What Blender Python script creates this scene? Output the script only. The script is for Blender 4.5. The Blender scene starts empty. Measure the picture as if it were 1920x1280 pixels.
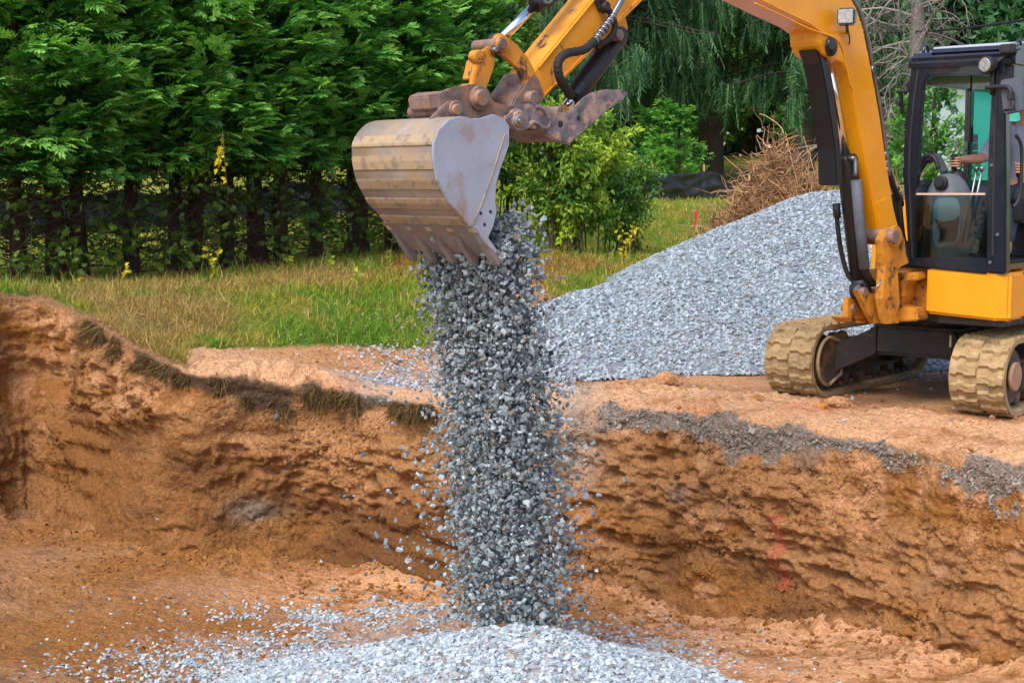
import bpy, bmesh, math, random
import numpy as np
from mathutils import Vector, Matrix, Quaternion

# ------------------------------------------------------------------ camera, world, sun
R = math.radians
sc = bpy.context.scene
FPX, HOR, CAMZ = 2800.0, 340.0, 1.85
PITCH = math.atan((640 - HOR) / FPX)
cam = bpy.data.objects.new('camera', bpy.data.cameras.new('camera'))
sc.collection.objects.link(cam)
cam.location = (0, 0, CAMZ)
cam.rotation_euler = (R(90) - PITCH, 0, 0)
cam.data.lens = FPX / 1920 * 36
cam.data.sensor_width = 36
cam.data.clip_end = 2000
sc.camera = cam
world = bpy.data.worlds.new('World')
sc.world = world
world.use_nodes = True
wn = world.node_tree
SUN_EL, SUN_AZ = R(52), R(-150)          # azimuth measured from +Y towards +X
sky = wn.nodes.new('ShaderNodeTexSky')
sky.sky_type = 'NISHITA'
sky.sun_disc = False
sky.sun_elevation = SUN_EL
sky.sun_rotation = SUN_AZ
sky.dust_density = 3.0
sky.air_density = 1.0
wn.links.new(sky.outputs[0], wn.nodes['Background'].inputs[0])
wn.nodes['Background'].inputs[1].default_value = 0.15
sun = bpy.data.objects.new('sun', bpy.data.lights.new('sun', 'SUN'))
sc.collection.objects.link(sun)
sun.data.energy = 1.5
sun.data.angle = R(28)
sun.data.color = (1.0, 0.93, 0.82)
sd_ = Vector((math.sin(SUN_AZ) * math.cos(SUN_EL), math.cos(SUN_AZ) * math.cos(SUN_EL), math.sin(SUN_EL)))
sun.rotation_euler = (-sd_).to_track_quat('-Z', 'Y').to_euler()
sc.view_settings.view_transform = 'Standard'
sc.view_settings.look = 'None'
sc.view_settings.gamma = 1
sc.view_settings.use_curve_mapping = False
sc.view_settings.exposure = 0.85
sc.render.engine = 'CYCLES'
sc.cycles.max_bounces = 6
sc.cycles.transparent_max_bounces = 8

rng = np.random.default_rng(7)
random.seed(7)
COL = sc.collection

# ------------------------------------------------------------------ pixel helpers (photo is 1920x1280)
SP, CP = math.sin(PITCH), math.cos(PITCH)
CAMP = Vector((0, 0, CAMZ))
def ray(px, py):
    u, v = (px - 960) / FPX, (640 - py) / FPX
    return Vector((u, CP + v * SP, -SP + v * CP))
def onz(px, py, z):
    r = ray(px, py); return CAMP + r * ((z - CAMZ) / r.z)
def atd(px, py, d):
    r = ray(px, py); return CAMP + r * (d / r.y)
def onplane(px, py, p0, n):
    r = ray(px, py); return CAMP + r * ((p0 - CAMP).dot(n) / r.dot(n))
def proj(P):
    P = np.asarray(P, float)
    X, Y, Z = P[..., 0], P[..., 1], P[..., 2] - CAMZ
    dep = Y * CP - Z * SP; up = Y * SP + Z * CP
    return 960 + FPX * X / dep, 640 - FPX * up / dep

# ------------------------------------------------------------------ numpy noise
def _h(ix, iy, iz, seed):
    n = (ix * 374761393 + iy * 668265263 + iz * 2147483647 + seed * 1274126177) & 0xFFFFFFFF
    n = ((n ^ (n >> 13)) * 1274126177) & 0xFFFFFFFF
    n = ((n ^ (n >> 15)) * 2246822519) & 0xFFFFFFFF
    return ((n ^ (n >> 16)) & 0xFFFFFF) / float(0xFFFFFF)
def vnoise(P, seed=0):
    P = np.asarray(P, float); I = np.floor(P).astype(np.int64); f = P - I
    w = f * f * f * (f * (f * 6 - 15) + 10)
    r = 0
    for dx in (0, 1):
        for dy in (0, 1):
            for dz in (0, 1):
                k = (w[:, 0] if dx else 1 - w[:, 0]) * (w[:, 1] if dy else 1 - w[:, 1]) * (w[:, 2] if dz else 1 - w[:, 2])
                r = r + k * _h(I[:, 0] + dx, I[:, 1] + dy, I[:, 2] + dz, seed)
    return r * 2 - 1
def fbm(P, oct=4, seed=0, gain=.5):
    P = np.asarray(P, float); a, r, t = 1, 0, 0
    for o in range(oct):
        r = r + a * vnoise(P * 2.03 ** o + 17.3 * o, seed + o); t += a; a *= gain
    return r / t
def worley(P, seed=0):
    P = np.asarray(P, float); I = np.floor(P).astype(np.int64)
    best = np.full(len(P), 9.0); idv = np.zeros(len(P))
    for dx in (-1, 0, 1):
        for dy in (-1, 0, 1):
            for dz in (-1, 0, 1):
                c = I + np.array([dx, dy, dz])
                q = np.stack([c[:, k] + _h(c[:, 0], c[:, 1], c[:, 2], seed + 31 * k) for k in range(3)], 1)
                d = np.sqrt(((P - q) ** 2).sum(1))
                m = d < best
                best = np.where(m, d, best); idv = np.where(m, _h(c[:, 0], c[:, 1], c[:, 2], seed + 99), idv)
    return best, idv
def sstep(a, b, x):
    t = np.clip((x - a) / (b - a), 0, 1); return t * t * (3 - 2 * t)
def xy0(x, y, z=None):
    return np.stack([x, y, np.zeros_like(x) if z is None else z], 1)

# ------------------------------------------------------------------ colours and materials
def lin(c):
    return tuple(((v / 255) / 12.92 if v / 255 <= .04045 else ((v / 255 + .055) / 1.055) ** 2.4) for v in c)
def lin4(c): return lin(c) + (1,)
MATS = {}
def nd(nt, typ, **kw):
    n = nt.nodes.new(typ)
    for k, v in kw.items():
        if k in n.inputs: n.inputs[k].default_value = v
        else: setattr(n, k, v)
    return n
def coords(nt, scale=1.0):
    tc = nt.nodes.new('ShaderNodeNewGeometry')       # world position: stable for things at rest
    return tc.outputs['Position']
def noise(nt, vec, scale, detail=4, rough=.6, dist=0):
    n = nd(nt, 'ShaderNodeTexNoise', Scale=scale, Detail=detail, Roughness=rough, Distortion=dist)
    nt.links.new(vec, n.inputs['Vector']); return n.outputs['Fac']
def ramp(nt, fac, stops):
    r = nt.nodes.new('ShaderNodeValToRGB'); e = r.color_ramp.elements
    while len(e) < len(stops): e.new(.5)
    for q, (p, c) in zip(e, stops):
        q.position = p; q.color = c if len(c) == 4 else tuple(c) + (1,)
    nt.links.new(fac, r.inputs[0]); return r.outputs[0]
def mixc(nt, fac, a, b, mode='MIX'):
    m = nt.nodes.new('ShaderNodeMix'); m.data_type = 'RGBA'; m.blend_type = mode
    for val, idx in ((fac, 0), (a, 6), (b, 7)):
        if isinstance(val, (int, float)): m.inputs[idx].default_value = val
        elif isinstance(val, tuple): m.inputs[idx].default_value = val if len(val) == 4 else val + (1,)
        else: nt.links.new(val, m.inputs[idx])
    return m.outputs[2]
def bump(nt, h, strength, dist=.01, prev=None):
    b = nd(nt, 'ShaderNodeBump', Strength=strength, Distance=dist)
    nt.links.new(h, b.inputs['Height'])
    if prev: nt.links.new(prev, b.inputs['Normal'])
    return b.outputs[0]
def newmat(name):
    m = bpy.data.materials.new(name); m.use_nodes = True
    MATS[name] = m; nt = m.node_tree
    return m, nt, nt.nodes['Principled BSDF']
def surf(name, c1, c2=None, scale=6, rough=.6, metal=0, c3=None, s3=20, t3=(.58, .68), bstr=.2, bscale=60, bdist=.004, coat=0, spec=.5, rvar=.15):
    """two-tone noise colour, optional third colour in patches (dirt, chips), fine bump"""
    m, nt, b = newmat(name)
    v = coords(nt)
    n1 = noise(nt, v, scale, 5, .65)
    col = ramp(nt, n1, [(.32, lin4(c1)), (.68, lin4(c2 or c1))])
    if c3:
        f = ramp(nt, noise(nt, v, s3, 6, .7, .3), [(t3[0], (0, 0, 0, 1)), (t3[1], (1, 1, 1, 1))])
        col = mixc(nt, f, col, lin4(c3))
    nt.links.new(col, b.inputs['Base Color'])
    rr = nd(nt, 'ShaderNodeMapRange'); nt.links.new(noise(nt, v, scale * 3, 4), rr.inputs[0])
    rr.inputs[3].default_value = max(rough - rvar, .03); rr.inputs[4].default_value = min(rough + rvar, 1)
    nt.links.new(rr.outputs[0], b.inputs['Roughness'])
    b.inputs['Metallic'].default_value = metal
    b.inputs['Coat Weight'].default_value = coat
    b.inputs['Specular IOR Level'].default_value = spec
    if bstr: nt.links.new(bump(nt, noise(nt, v, bscale, 5, .7), bstr, bdist), b.inputs['Normal'])
    return m
def vcol(name, rough=.9, nscale=30, namt=.35, bstr=.4, bscale=60, bdist=.01, spec=.25, transl=0, tmul=1.0, bumps2=None):
    """colour from the mesh attribute 'Col', broken up with fine noise"""
    m, nt, b = newmat(name)
    a = nd(nt, 'ShaderNodeAttribute', attribute_name='Col')
    v = coords(nt); c = a.outputs['Color']
    if namt:
        g = ramp(nt, noise(nt, v, nscale, 6, .7), [(.3, (1 - namt,) * 3), (.7, (1 + namt,) * 3)])
        c = mixc(nt, 1.0, c, g, 'MULTIPLY')
    nt.links.new(c, b.inputs['Base Color'])
    b.inputs['Roughness'].default_value = rough
    b.inputs['Specular IOR Level'].default_value = spec
    if bstr:
        nn = bump(nt, noise(nt, v, bscale, 6, .75), bstr, bdist)
        if bumps2: nn = bump(nt, noise(nt, v, bumps2, 3, .6), bstr, bdist * 3, nn)
        nt.links.new(nn, b.inputs['Normal'])
    if transl:
        t = nt.nodes.new('ShaderNodeBsdfTranslucent'); mx = nd(nt, 'ShaderNodeMixShader', Fac=transl)
        tc = mixc(nt, 1.0, c, (tmul * 1.1, tmul * 1.25, tmul * .5, 1), 'MULTIPLY')
        nt.links.new(tc, t.inputs[0])
        nt.links.new(b.outputs[0], mx.inputs[1]); nt.links.new(t.outputs[0], mx.inputs[2])
        nt.links.new(mx.outputs[0], nt.nodes['Material Output'].inputs[0])
    return m
def glass(name, tint, refl=.08):
    m, nt, b = newmat(name)
    tr = nd(nt, 'ShaderNodeBsdfTransparent', Color=tint + (1,))
    gl = nd(nt, 'ShaderNodeBsdfGlossy', Roughness=.02)
    lw = nd(nt, 'ShaderNodeLayerWeight', Blend=.25)
    mr = nd(nt, 'ShaderNodeMapRange'); mr.inputs[3].default_value = refl; mr.inputs[4].default_value = .6
    nt.links.new(lw.outputs['Fresnel'], mr.inputs[0])
    mx = nt.nodes.new('ShaderNodeMixShader')
    nt.links.new(mr.outputs[0], mx.inputs[0]); nt.links.new(tr.outputs[0], mx.inputs[1]); nt.links.new(gl.outputs[0], mx.inputs[2])
    nt.links.new(mx.outputs[0], nt.nodes['Material Output'].inputs[0])
    return m

vcol('earth', rough=.95, nscale=34, namt=.42, bstr=.8, bscale=55, bdist=.025, bumps2=14)
vcol('stone', rough=.75, nscale=60, namt=.22, bstr=.3, bscale=120, bdist=.003, spec=.4)
vcol('leaf', rough=.5, nscale=5, namt=.22, bstr=0, transl=.3, spec=.35)
vcol('blade', rough=.7, nscale=3, namt=.2, bstr=0, transl=.3, spec=.2)
vcol('bark', rough=.9, nscale=14, namt=.35, bstr=.6, bscale=30, bdist=.02)
surf('yellow_paint', (230, 158, 16), (218, 144, 12), 3.0, .38, c3=(134, 90, 36), s3=14, t3=(.63, .74), bstr=.05, coat=.25)
surf('yellow_worn', (222, 152, 34), (208, 136, 24), 4, .5, c3=(74, 52, 40), s3=8, t3=(.575, .66), bstr=.25, bscale=40)
surf('yellow_dirty', (206, 138, 34), (172, 112, 40), 7, .65, c3=(70, 50, 38), s3=9, t3=(.53, .64), bstr=.4, bscale=40)
surf('bucket_steel', (162, 172, 192), (148, 154, 170), 3.2, .5, metal=.15, c3=(150, 122, 104), s3=4.5, t3=(.54, .74), bstr=.16, bscale=90)
surf('bucket_back', (156, 142, 128), (132, 122, 114), 8, .7, c3=(166, 132, 84), s3=5, t3=(.50, .68), bstr=.35, bscale=70)
surf('wear_bar', (158, 144, 128), (172, 146, 104), 7, .65, c3=(116, 104, 98), s3=12, t3=(.5, .65), bstr=.3, bscale=80)
surf('rusty_steel', (142, 118, 110), (88, 74, 76), 10, .6, metal=.15, c3=(156, 114, 80), s3=11, t3=(.50, .62), bstr=.4, bscale=50)
surf('thumb_steel', (136, 130, 136), (76, 72, 80), 13, .5, metal=.15, c3=(172, 142, 124), s3=12, t3=(.49, .60), bstr=.35, bscale=50)
surf('tooth_steel', (142, 134, 130), (118, 112, 112), 10, .5, metal=.2, bstr=.3)
surf('black_paint', (30, 33, 40), (22, 24, 30), 3, .35, c3=(84, 78, 74), s3=14, t3=(.66, .8), bstr=.06, coat=.2)
surf('cab_black', (26, 32, 44), (20, 25, 36), 2, .25, c3=(62, 64, 70), s3=9, t3=(.66, .85), bstr=.03, coat=.5)
surf('cylinder_black', (40, 42, 46), (30, 31, 36), 5, .45, c3=(92, 84, 78), s3=10, t3=(.6, .75), bstr=.1)
surf('rubber', (24, 24, 26), (32, 31, 32), 10, .7, bstr=.3, bscale=120)
surf('grey_sleeve', (92, 98, 110), (78, 84, 96), 8, .7, bstr=.3, bscale=200)
surf('chrome', (225, 228, 232), (215, 218, 222), 3, .12, metal=1, bstr=0, rvar=.04)
surf('zinc', (150, 152, 158), (120, 122, 128), 20, .35, metal=.9, bstr=.1)
surf('track_mud', (176, 150, 110), (142, 118, 82), 9, .95, c3=(112, 98, 76), s3=5, t3=(.52, .68), bstr=.6, bscale=50, bdist=.01)
surf('track_steel', (84, 72, 62), (60, 54, 50), 8, .7, c3=(150, 112, 80), s3=7, t3=(.5, .68), bstr=.5, bscale=40)
surf('frame_dark', (52, 48, 48), (40, 38, 40), 6, .65, c3=(112, 90, 74), s3=6, t3=(.56, .75), bstr=.3)
surf('hub_mud', (176, 142, 116), (150, 116, 96), 9, .95, bstr=.5)
surf('interior_grey', (104, 108, 120), (92, 96, 108), 5, .6, bstr=.15)
surf('interior_dark', (36, 38, 44), (28, 30, 36), 5, .6, bstr=.15)
surf('mirror_grey', (84, 90, 106), (76, 82, 98), 5, .5, bstr=.05)
surf('roof_pale', (186, 192, 206), (170, 178, 194), 3, .4, bstr=.02)
surf('lamp_glass', (176, 180, 180), (120, 126, 128), 40, .15, bstr=.2, bscale=150)
surf('wood_strip', (214, 186, 168), (196, 166, 148), 10, .6)
surf('label_white', (206, 210, 176), (196, 200, 168), 20, .6)
surf('paper', (214, 218, 216), (150, 160, 164), 60, .7, bstr=0)
surf('skin', (218, 166, 138), (206, 148, 122), 12, .55, bstr=.15, bscale=150, bdist=.002)
surf('shirt', (176, 184, 206), (160, 168, 192), 5, .9, bstr=.5, bscale=22, bdist=.02)
surf('jeans', (52, 60, 84), (38, 44, 64), 6, .9, bstr=.5, bscale=24, bdist=.02)
surf('boot', (170, 148, 126), (126, 106, 90), 14, .85, bstr=.4)
surf('hair', (58, 46, 38), (44, 34, 28), 30, .7, bstr=.4)
surf('eye', (235, 235, 232), None, 5, .2, bstr=0)
surf('silt_fabric', (38, 42, 48), (26, 29, 34), 3, .38, bstr=.3, bscale=14, bdist=.03, rvar=.1)
surf('stake_wood', (196, 158, 110), (170, 132, 88), 14, .85, bstr=.3)
surf('ribbon', (214, 58, 62), (190, 40, 48), 10, .5)
surf('siding', (206, 222, 224), (196, 214, 218), 4, .6, bstr=.1)
surf('roof_shingle', (92, 90, 90), (70, 70, 72), 6, .9, bstr=.4)
surf('white_trim', (220, 222, 222), None, 5, .5, bstr=.05)
surf('window_dark', (30, 38, 44), None, 5, .08, bstr=0)
surf('wire_black', (24, 26, 30), None, 5, .6, bstr=0)
surf('pole_wood', (104, 84, 66), (82, 66, 52), 8, .9, bstr=.5)
surf('blue_plastic', (46, 110, 170), None, 5, .4)
glass('glass_clear', (.80, .90, .88), .05)
glass('glass_teal', (.36, .84, .78), .05)
glass('glass_smoke', (.50, .66, .66), .06)

# ------------------------------------------------------------------ object helpers
WO = {}
def tag(o, label=None, cat=None, group=None, kind=None):
    for k, v in (('label', label), ('category', cat), ('group', group), ('kind', kind)):
        if v: o[k] = v
    return o
def link(name, me, mat, parent=None, origin=None):
    """one mesh object; vertices given in world space; origin moved to `origin`"""
    o = bpy.data.objects.new(name, me); COL.objects.link(o)
    if origin is None:
        n = len(me.vertices); a = np.empty(n * 3, np.float32); me.vertices.foreach_get('co', a); a = a.reshape(-1, 3)
        lo, hi = a.min(0), a.max(0); origin = Vector(((lo[0] + hi[0]) / 2, (lo[1] + hi[1]) / 2, lo[2]))
    origin = Vector(origin)
    me.transform(Matrix.Translation(-origin))
    if mat: me.materials.append(MATS[mat])
    o.location = origin - (WO[parent.name] if parent else Vector())
    if parent: o.parent = parent
    WO[o.name] = origin
    return o
def empty(name, loc):
    o = bpy.data.objects.new(name, None); COL.objects.link(o); o.location = loc
    o.empty_display_size = .2; WO[o.name] = Vector(loc); return o
def copy_at(src, parent, M):
    """copy of a one-mesh object placed with world matrix M (parents carry no rotation)"""
    o = src.copy(); COL.objects.link(o); o.parent = parent
    M = Matrix(M); 
    if parent: M = Matrix.Translation(-WO[parent.name]) @ M
    o.matrix_basis = M; return o
def npmesh(name, V, F, col=None, smooth=False):
    V = np.ascontiguousarray(V, np.float32); F = np.ascontiguousarray(F, np.int32); k = F.shape[1]
    me = bpy.data.meshes.new(name)
    me.vertices.add(len(V)); me.vertices.foreach_set('co', V.ravel())
    me.loops.add(F.size); me.loops.foreach_set('vertex_index', F.ravel())
    me.polygons.add(len(F)); me.polygons.foreach_set('loop_start', np.arange(len(F), dtype=np.int32) * k)
    me.polygons.foreach_set('use_smooth', np.full(len(F), bool(smooth)))
    if col is not None:
        at = me.color_attributes.new('Col', 'FLOAT_COLOR', 'POINT')
        c = np.ones((len(V), 4), np.float32); c[:, :3] = col; at.data.foreach_set('color', c.ravel())
    me.update(); me.validate(); return me
def scatter_mesh(name, temps, pos, rot, scl, col):
    """join many copies of small templates into one mesh. temps: list of (V,F)"""
    n = len(pos); pick = rng.integers(0, len(temps), n); Vs, Fs, Cs = [], [], []; base = 0
    scl = np.asarray(scl, float); scl = scl[:, None] * np.ones(3) if scl.ndim == 1 else scl
    for k, (tv, tf) in enumerate(temps):
        i = np.where(pick == k)[0]
        if not len(i): continue
        v = np.einsum('nij,nkj->nki', rot[i], tv[None] * scl[i][:, None, :]) + pos[i][:, None, :]
        m = len(tv)
        f = tf[None] + (np.arange(len(i)) * m)[:, None, None] + base
        Vs.append(v.reshape(-1, 3)); Fs.append(f.reshape(-1, tf.shape[1])); Cs.append(np.repeat(col[i], m, 0)); base += len(i) * m
    return npmesh(name, np.concatenate(Vs), np.concatenate(Fs), np.concatenate(Cs))
def randrot(n):
    q = rng.normal(size=(n, 4)); q /= np.linalg.norm(q, axis=1)[:, None]
    w, x, y, z = q.T
    return np.stack([np.stack([1 - 2 * (y * y + z * z), 2 * (x * y - w * z), 2 * (x * z + w * y)], 1),
                     np.stack([2 * (x * y + w * z), 1 - 2 * (x * x + z * z), 2 * (y * z - w * x)], 1),
                     np.stack([2 * (x * z - w * y), 2 * (y * z + w * x), 1 - 2 * (x * x + y * y)], 1)], 1)
def frame_rot(Y, roll=None, up=None):
    """rotation matrices whose local Y axis is Y (n,3); Z is the leaf normal near `up`"""
    Y = Y / (np.linalg.norm(Y, axis=1)[:, None] + 1e-9)
    up = rng.normal(size=Y.shape) if up is None else up
    Zp = up - (up * Y).sum(1)[:, None] * Y; Zp /= (np.linalg.norm(Zp, axis=1)[:, None] + 1e-9)
    X = np.cross(Y, Zp)
    if roll is not None:
        c, s = np.cos(roll)[:, None], np.sin(roll)[:, None]; X, Zp = X * c + Zp * s, Zp * c - X * s
    return np.stack([X, Y, Zp], 2)
class MB:
    """bmesh collector; everything in world space"""
    def __init__(s): s.bm = bmesh.new()
    def prism(s, pts, off, bev=0):
        bm = s.bm if not bev else bmesh.new()
        off = Vector(off)
        a = [bm.verts.new(p) for p in pts]; b = [bm.verts.new(Vector(p) + off) for p in pts]
        n = len(a); bm.faces.new(a); bm.faces.new(b[::-1])
        for i in range(n): bm.faces.new((a[i], b[i], b[(i + 1) % n], a[(i + 1) % n]))
        if bev:
            bmesh.ops.recalc_face_normals(bm, faces=bm.faces)
            bmesh.ops.bevel(bm, geom=[e for e in bm.edges if e.calc_face_angle(0) > .5], offset=bev, segments=2, affect='EDGES', clamp_overlap=True)
            s.merge(bm)
        return s
    def merge(s, bm):
        me = bpy.data.meshes.new('t'); bm.to_mesh(me); bm.free(); s.bm.from_mesh(me); bpy.data.meshes.remove(me)
    def box(s, c, ax, ay, az, hx, hy, hz, bev=0):
        c, ax, ay, az = Vector(c), Vector(ax), Vector(ay), Vector(az)
        pts = [c - ax * hx - ay * hy - az * hz, c + ax * hx - ay * hy - az * hz, c + ax * hx + ay * hy - az * hz, c - ax * hx + ay * hy - az * hz]
        return s.prism(pts, az * 2 * hz, bev)
    def tube(s, path, r, n=8, caps=True, closed=False):
        path = [Vector(p) for p in path]; m = len(path)
        rs = r if isinstance(r, (list, tuple)) else [r] * m
        prev = None; rings = []
        for i, p in enumerate(path):
            t = (path[min(i + 1, m - 1)] - path[max(i - 1, 0)]).normalized()
            if prev is None:
                u = t.orthogonal().normalized()
            else:
                u = prev - t * prev.dot(t)
                u = u.normalized() if u.length > 1e-6 else t.orthogonal().normalized()
            prev = u; w = t.cross(u)
            rings.append([s.bm.verts.new(p + (u * math.cos(2 * math.pi * k / n) + w * math.sin(2 * math.pi * k / n)) * rs[i]) for k in range(n)])
        for i in range(m - 1):
            for k in range(n):
                f = s.bm.faces.new((rings[i][k], rings[i][(k + 1) % n], rings[i + 1][(k + 1) % n], rings[i + 1][k])); f.smooth = n > 5
        if caps and n > 2: s.bm.faces.new(rings[0][::-1]); s.bm.faces.new(rings[-1])
        return s
    def cyl(s, p0, p1, r, n=20, r1=None): return s.tube([p0, p1], [r, r if r1 is None else r1], n)
    def disc(s, c, axis, r, h, n=24, bev=.15):
        """cylinder with chamfered rims"""
        c, axis = Vector(c), Vector(axis).normalized(); b = min(r, h) * bev
        return s.tube([c, c, c + axis * b, c + axis * (h - b), c + axis * h, c + axis * h][1:-1], [r - b, r, r, r - b], n)
    def build(s, name, mat, parent=None, smooth=False, origin=None):
        bmesh.ops.recalc_face_normals(s.bm, faces=s.bm.faces)
        me = bpy.data.meshes.new(name); s.bm.to_mesh(me); s.bm.free()
        if smooth:
            for p in me.polygons: p.use_smooth = True
        return link(name, me, mat, parent, origin)
def smooth_path(pts, n=6):
    pts = [Vector(p) for p in pts]; out = []
    for i in range(len(pts) - 1):
        p0, p1, p2, p3 = pts[max(i - 1, 0)], pts[i], pts[i + 1], pts[min(i + 2, len(pts) - 1)]
        for k in range(n):
            t = k / n
            out.append(.5 * ((2 * p1) + (p2 - p0) * t + (2 * p0 - 5 * p1 + 4 * p2 - p3) * t * t + (3 * p1 - p0 - 3 * p2 + p3) * t ** 3))
    out.append(pts[-1]); return out
# ------------------------------------------------------------------ ground shape
def _ctl():
    C = []
    for px, py, z in [(1900, 868, 0), (1500, 800, 0), (1100, 748, 0), (950, 752, 0), (1490, 748, 0), (1845, 785, 0), (1440, 692, 0), (1200, 690, 0), (620, 722, .05), (480, 710, .12),
                      (350, 684, .25), (230, 628, .45), (150, 580, .6), (80, 560, .68), (0, 552, .72), (790, 655, .12), (560, 655, .18)]:
        C.append(tuple(onz(px, py, z)))
    for px, py, d in [(600, 590, 15.6), (450, 545, 16.6), (700, 505, 19.5), (860, 520, 18.5), (0, 540, 17.3), (300, 524, 18.6), (640, 488, 21.5), (850, 474, 24), (1060, 482, 22), (1000, 520, 18.5),
                      (1305, 476, 25), (1250, 376, 38), (1500, 376, 39), (1000, 376, 37), (1330, 297, 60), (1000, 310, 60), (1700, 372, 34), (1250, 430, 29)]:
        C.append(tuple(atd(px, py, d)))
    C += [(3.7, 13, 0), (5.5, 14.5, 0), (4, 16, .1), (7, 12, 0), (7, 8, 0), (9, 16, .1), (12, 8, 0), (7.5, 20, .35), (12, 30, .9), (-7, 13, .8), (-9, 10, .8), (-9, 18, .8), (-14, 14, .8), (-10, 30, 1.2), (-16, 40, 1.5), (-5, 36, 1.4),
          (18, 40, 1.5), (0, 30, 1.0), (-20, 60, 2.6), (20, 60, 2.6), (-12, 2, .8), (14, 0, 0)]
    return np.array(C)
CT = _ctl()
def _U(r2): return np.where(r2 < 1e-9, 0, r2 * np.log(r2 + 1e-12))
_n = len(CT); _K = _U(((CT[:, None, :2] - CT[None, :, :2]) ** 2).sum(2)) + np.eye(_n) * .25
_A = np.zeros((_n + 3, _n + 3)); _A[:_n, :_n] = _K; _A[:_n, _n] = 1; _A[:_n, _n + 1:] = CT[:, :2]; _A[_n:, :_n] = _A[:_n, _n:].T
_W = np.linalg.solve(_A, np.concatenate([CT[:, 2], np.zeros(3)]))
def gz(x, y):
    x = np.atleast_1d(np.asarray(x, float)); y = np.atleast_1d(np.asarray(y, float))
    xc, yc = np.clip(x, -22, 22), np.clip(y, -4, 62)
    r2 = (xc[:, None] - CT[None, :, 0]) ** 2 + (yc[:, None] - CT[None, :, 1]) ** 2
    z = _U(r2) @ _W[:_n] + _W[_n] + _W[_n + 1] * xc + _W[_n + 2] * yc
    return np.clip(z, -.05, 3.4)
def gz1(x, y): return float(gz(x, y)[0])

# rim of the pit in plan, from beyond the right edge of the frame round to the left
RIM0 = [(11.0, 1.0), (8.6, 4.6), (5.6, 7.6)] + [tuple(onz(px, py, z)[:2]) for px, py, z in
        [(1900, 862, 0), (1700, 826, 0), (1500, 796, 0), (1300, 770, 0), (1100, 750, 0), (950, 752, 0), (800, 752, .02), (620, 726, .05), (480, 712, .12), (350, 688, .25), (230, 630, .45), (150, 582, .6), (85, 560, .67), (0, 552, .72), (-120, 556, .75)]] + [(-6.4, 13.0), (-7.4, 11.0), (-8.4, 7.0), (-9, 0)]
_sp = smooth_path([(x, y, 0) for x, y in RIM0], 24)
_P = np.array([(p.x, p.y) for p in _sp]); _L = np.concatenate([[0], np.cumsum(np.hypot(*np.diff(_P, axis=0).T))])
def resample(smin, smax, ds):
    s = np.arange(smin, smax, ds); return s, np.stack([np.interp(s, _L, _P[:, 0]), np.interp(s, _L, _P[:, 1])], 1)
_S, RIM = resample(0, _L[-1], .05)
def rim_dist(x, y):
    """signed plan distance to the rim: positive outside the pit"""
    q = RIM[::4]; x = np.asarray(x); y = np.asarray(y); out = np.empty(len(x)); 
    for i in range(0, len(x), 20000):
        xs, ys = x[i:i + 20000], y[i:i + 20000]
        d2 = (xs[:, None] - q[None, :, 0]) ** 2 + (ys[:, None] - q[None, :, 1]) ** 2
        j = d2.argmin(1); j0 = np.clip(j - 1, 0, len(q) - 1); j1 = np.clip(j + 1, 0, len(q) - 1)
        t = q[j1] - q[j0]; nrm = np.stack([t[:, 1], -t[:, 0]], 1)            # right-hand normal of a right-to-left walk: out of the pit
        v = np.stack([xs, ys], 1) - q[j]
        out[i:i + 20000] = np.sqrt(d2.min(1)) * np.sign((v * nrm).sum(1) + 1e-12)
    return out
def inside_poly(x, y, poly):
    c = np.zeros(len(x), bool); n = len(poly); j = n - 1
    for i in range(n):
        xi, yi = poly[i]; xj, yj = poly[j]
        m = ((yi > y) != (yj > y)) & (x < (xj - xi) * (y - yi) / (yj - yi + 1e-12) + xi); c ^= m; j = i
    return c
# grass edge in plan; grass grows on the far side of it
GE = [(-40, 9), (-9.5, 13.0), (-6.4, 14.2)] + [tuple(onz(px, py, z)[:2]) for px, py, z in [(0, 550, .72), (90, 558, .67), (165, 586, .58), (240, 630, .44), (310, 664, .31), (365, 662, .27), (460, 655, .22), (560, 659, .15), (680, 664, .1), (800, 655, .12), (900, 610, .2), (985, 572, .33)]] + \
     [(.85, 16.6), (1.6, 17.6), (2.6, 18.6), (3.6, 21.5), (6.5, 23), (12, 24), (40, 24), (120, 24), (120, 400), (-120, 400), (-120, 9)]
def mixcol(a, b, t): return a * (1 - t[:, None]) + b * t[:, None]
def C(*c): return np.array(lin(c))
DIRT_PALE, DIRT, DIRT_OR, DIRT_BR, DIRT_DK = C(198, 148, 106), C(164, 118, 76), C(152, 102, 52), C(120, 82, 48), C(92, 62, 38)
GREYBAND, TURF = C(124, 114, 106), C(78, 62, 48)
GRASS_G, GRASS_Y, GRASS_DRY = C(104, 140, 40), C(150, 146, 58), C(164, 134, 82)

# ---- the ground sheet (cut out where the pit is; runs to the horizon)
def axis(parts):
    o = []
    for a, b, s in parts: o += list(np.arange(a, b, s))
    return np.array(o + [parts[-1][1]])
gx = axis([(-400, -100, 50), (-100, -40, 10), (-40, -14, 2), (-14, -8, .5), (-8, 8, .11), (8, 16, .5), (16, 40, 2), (40, 100, 10), (100, 400, 50)])
gy = axis([(-20, 6, 1), (6, 9, .3), (9, 20, .11), (20, 40, .3), (40, 70, 1), (70, 120, 5), (120, 600, 40)])
GX, GY = np.meshgrid(gx, gy); fx, fy = GX.ravel(), GY.ravel()
fz = gz(fx, fy)
nearm = (np.abs(fx) < 12) & (fy < 40)
P3 = xy0(fx, fy)
fz = fz + np.where(nearm, .03 * fbm(P3 * 1.3, 3, 3) + .012 * fbm(P3 * 7, 3, 4), 0)
grassm = inside_poly(fx + .08 * vnoise(P3 * 5, 5), fy + .08 * vnoise(P3 * 5, 6), GE)
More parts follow.
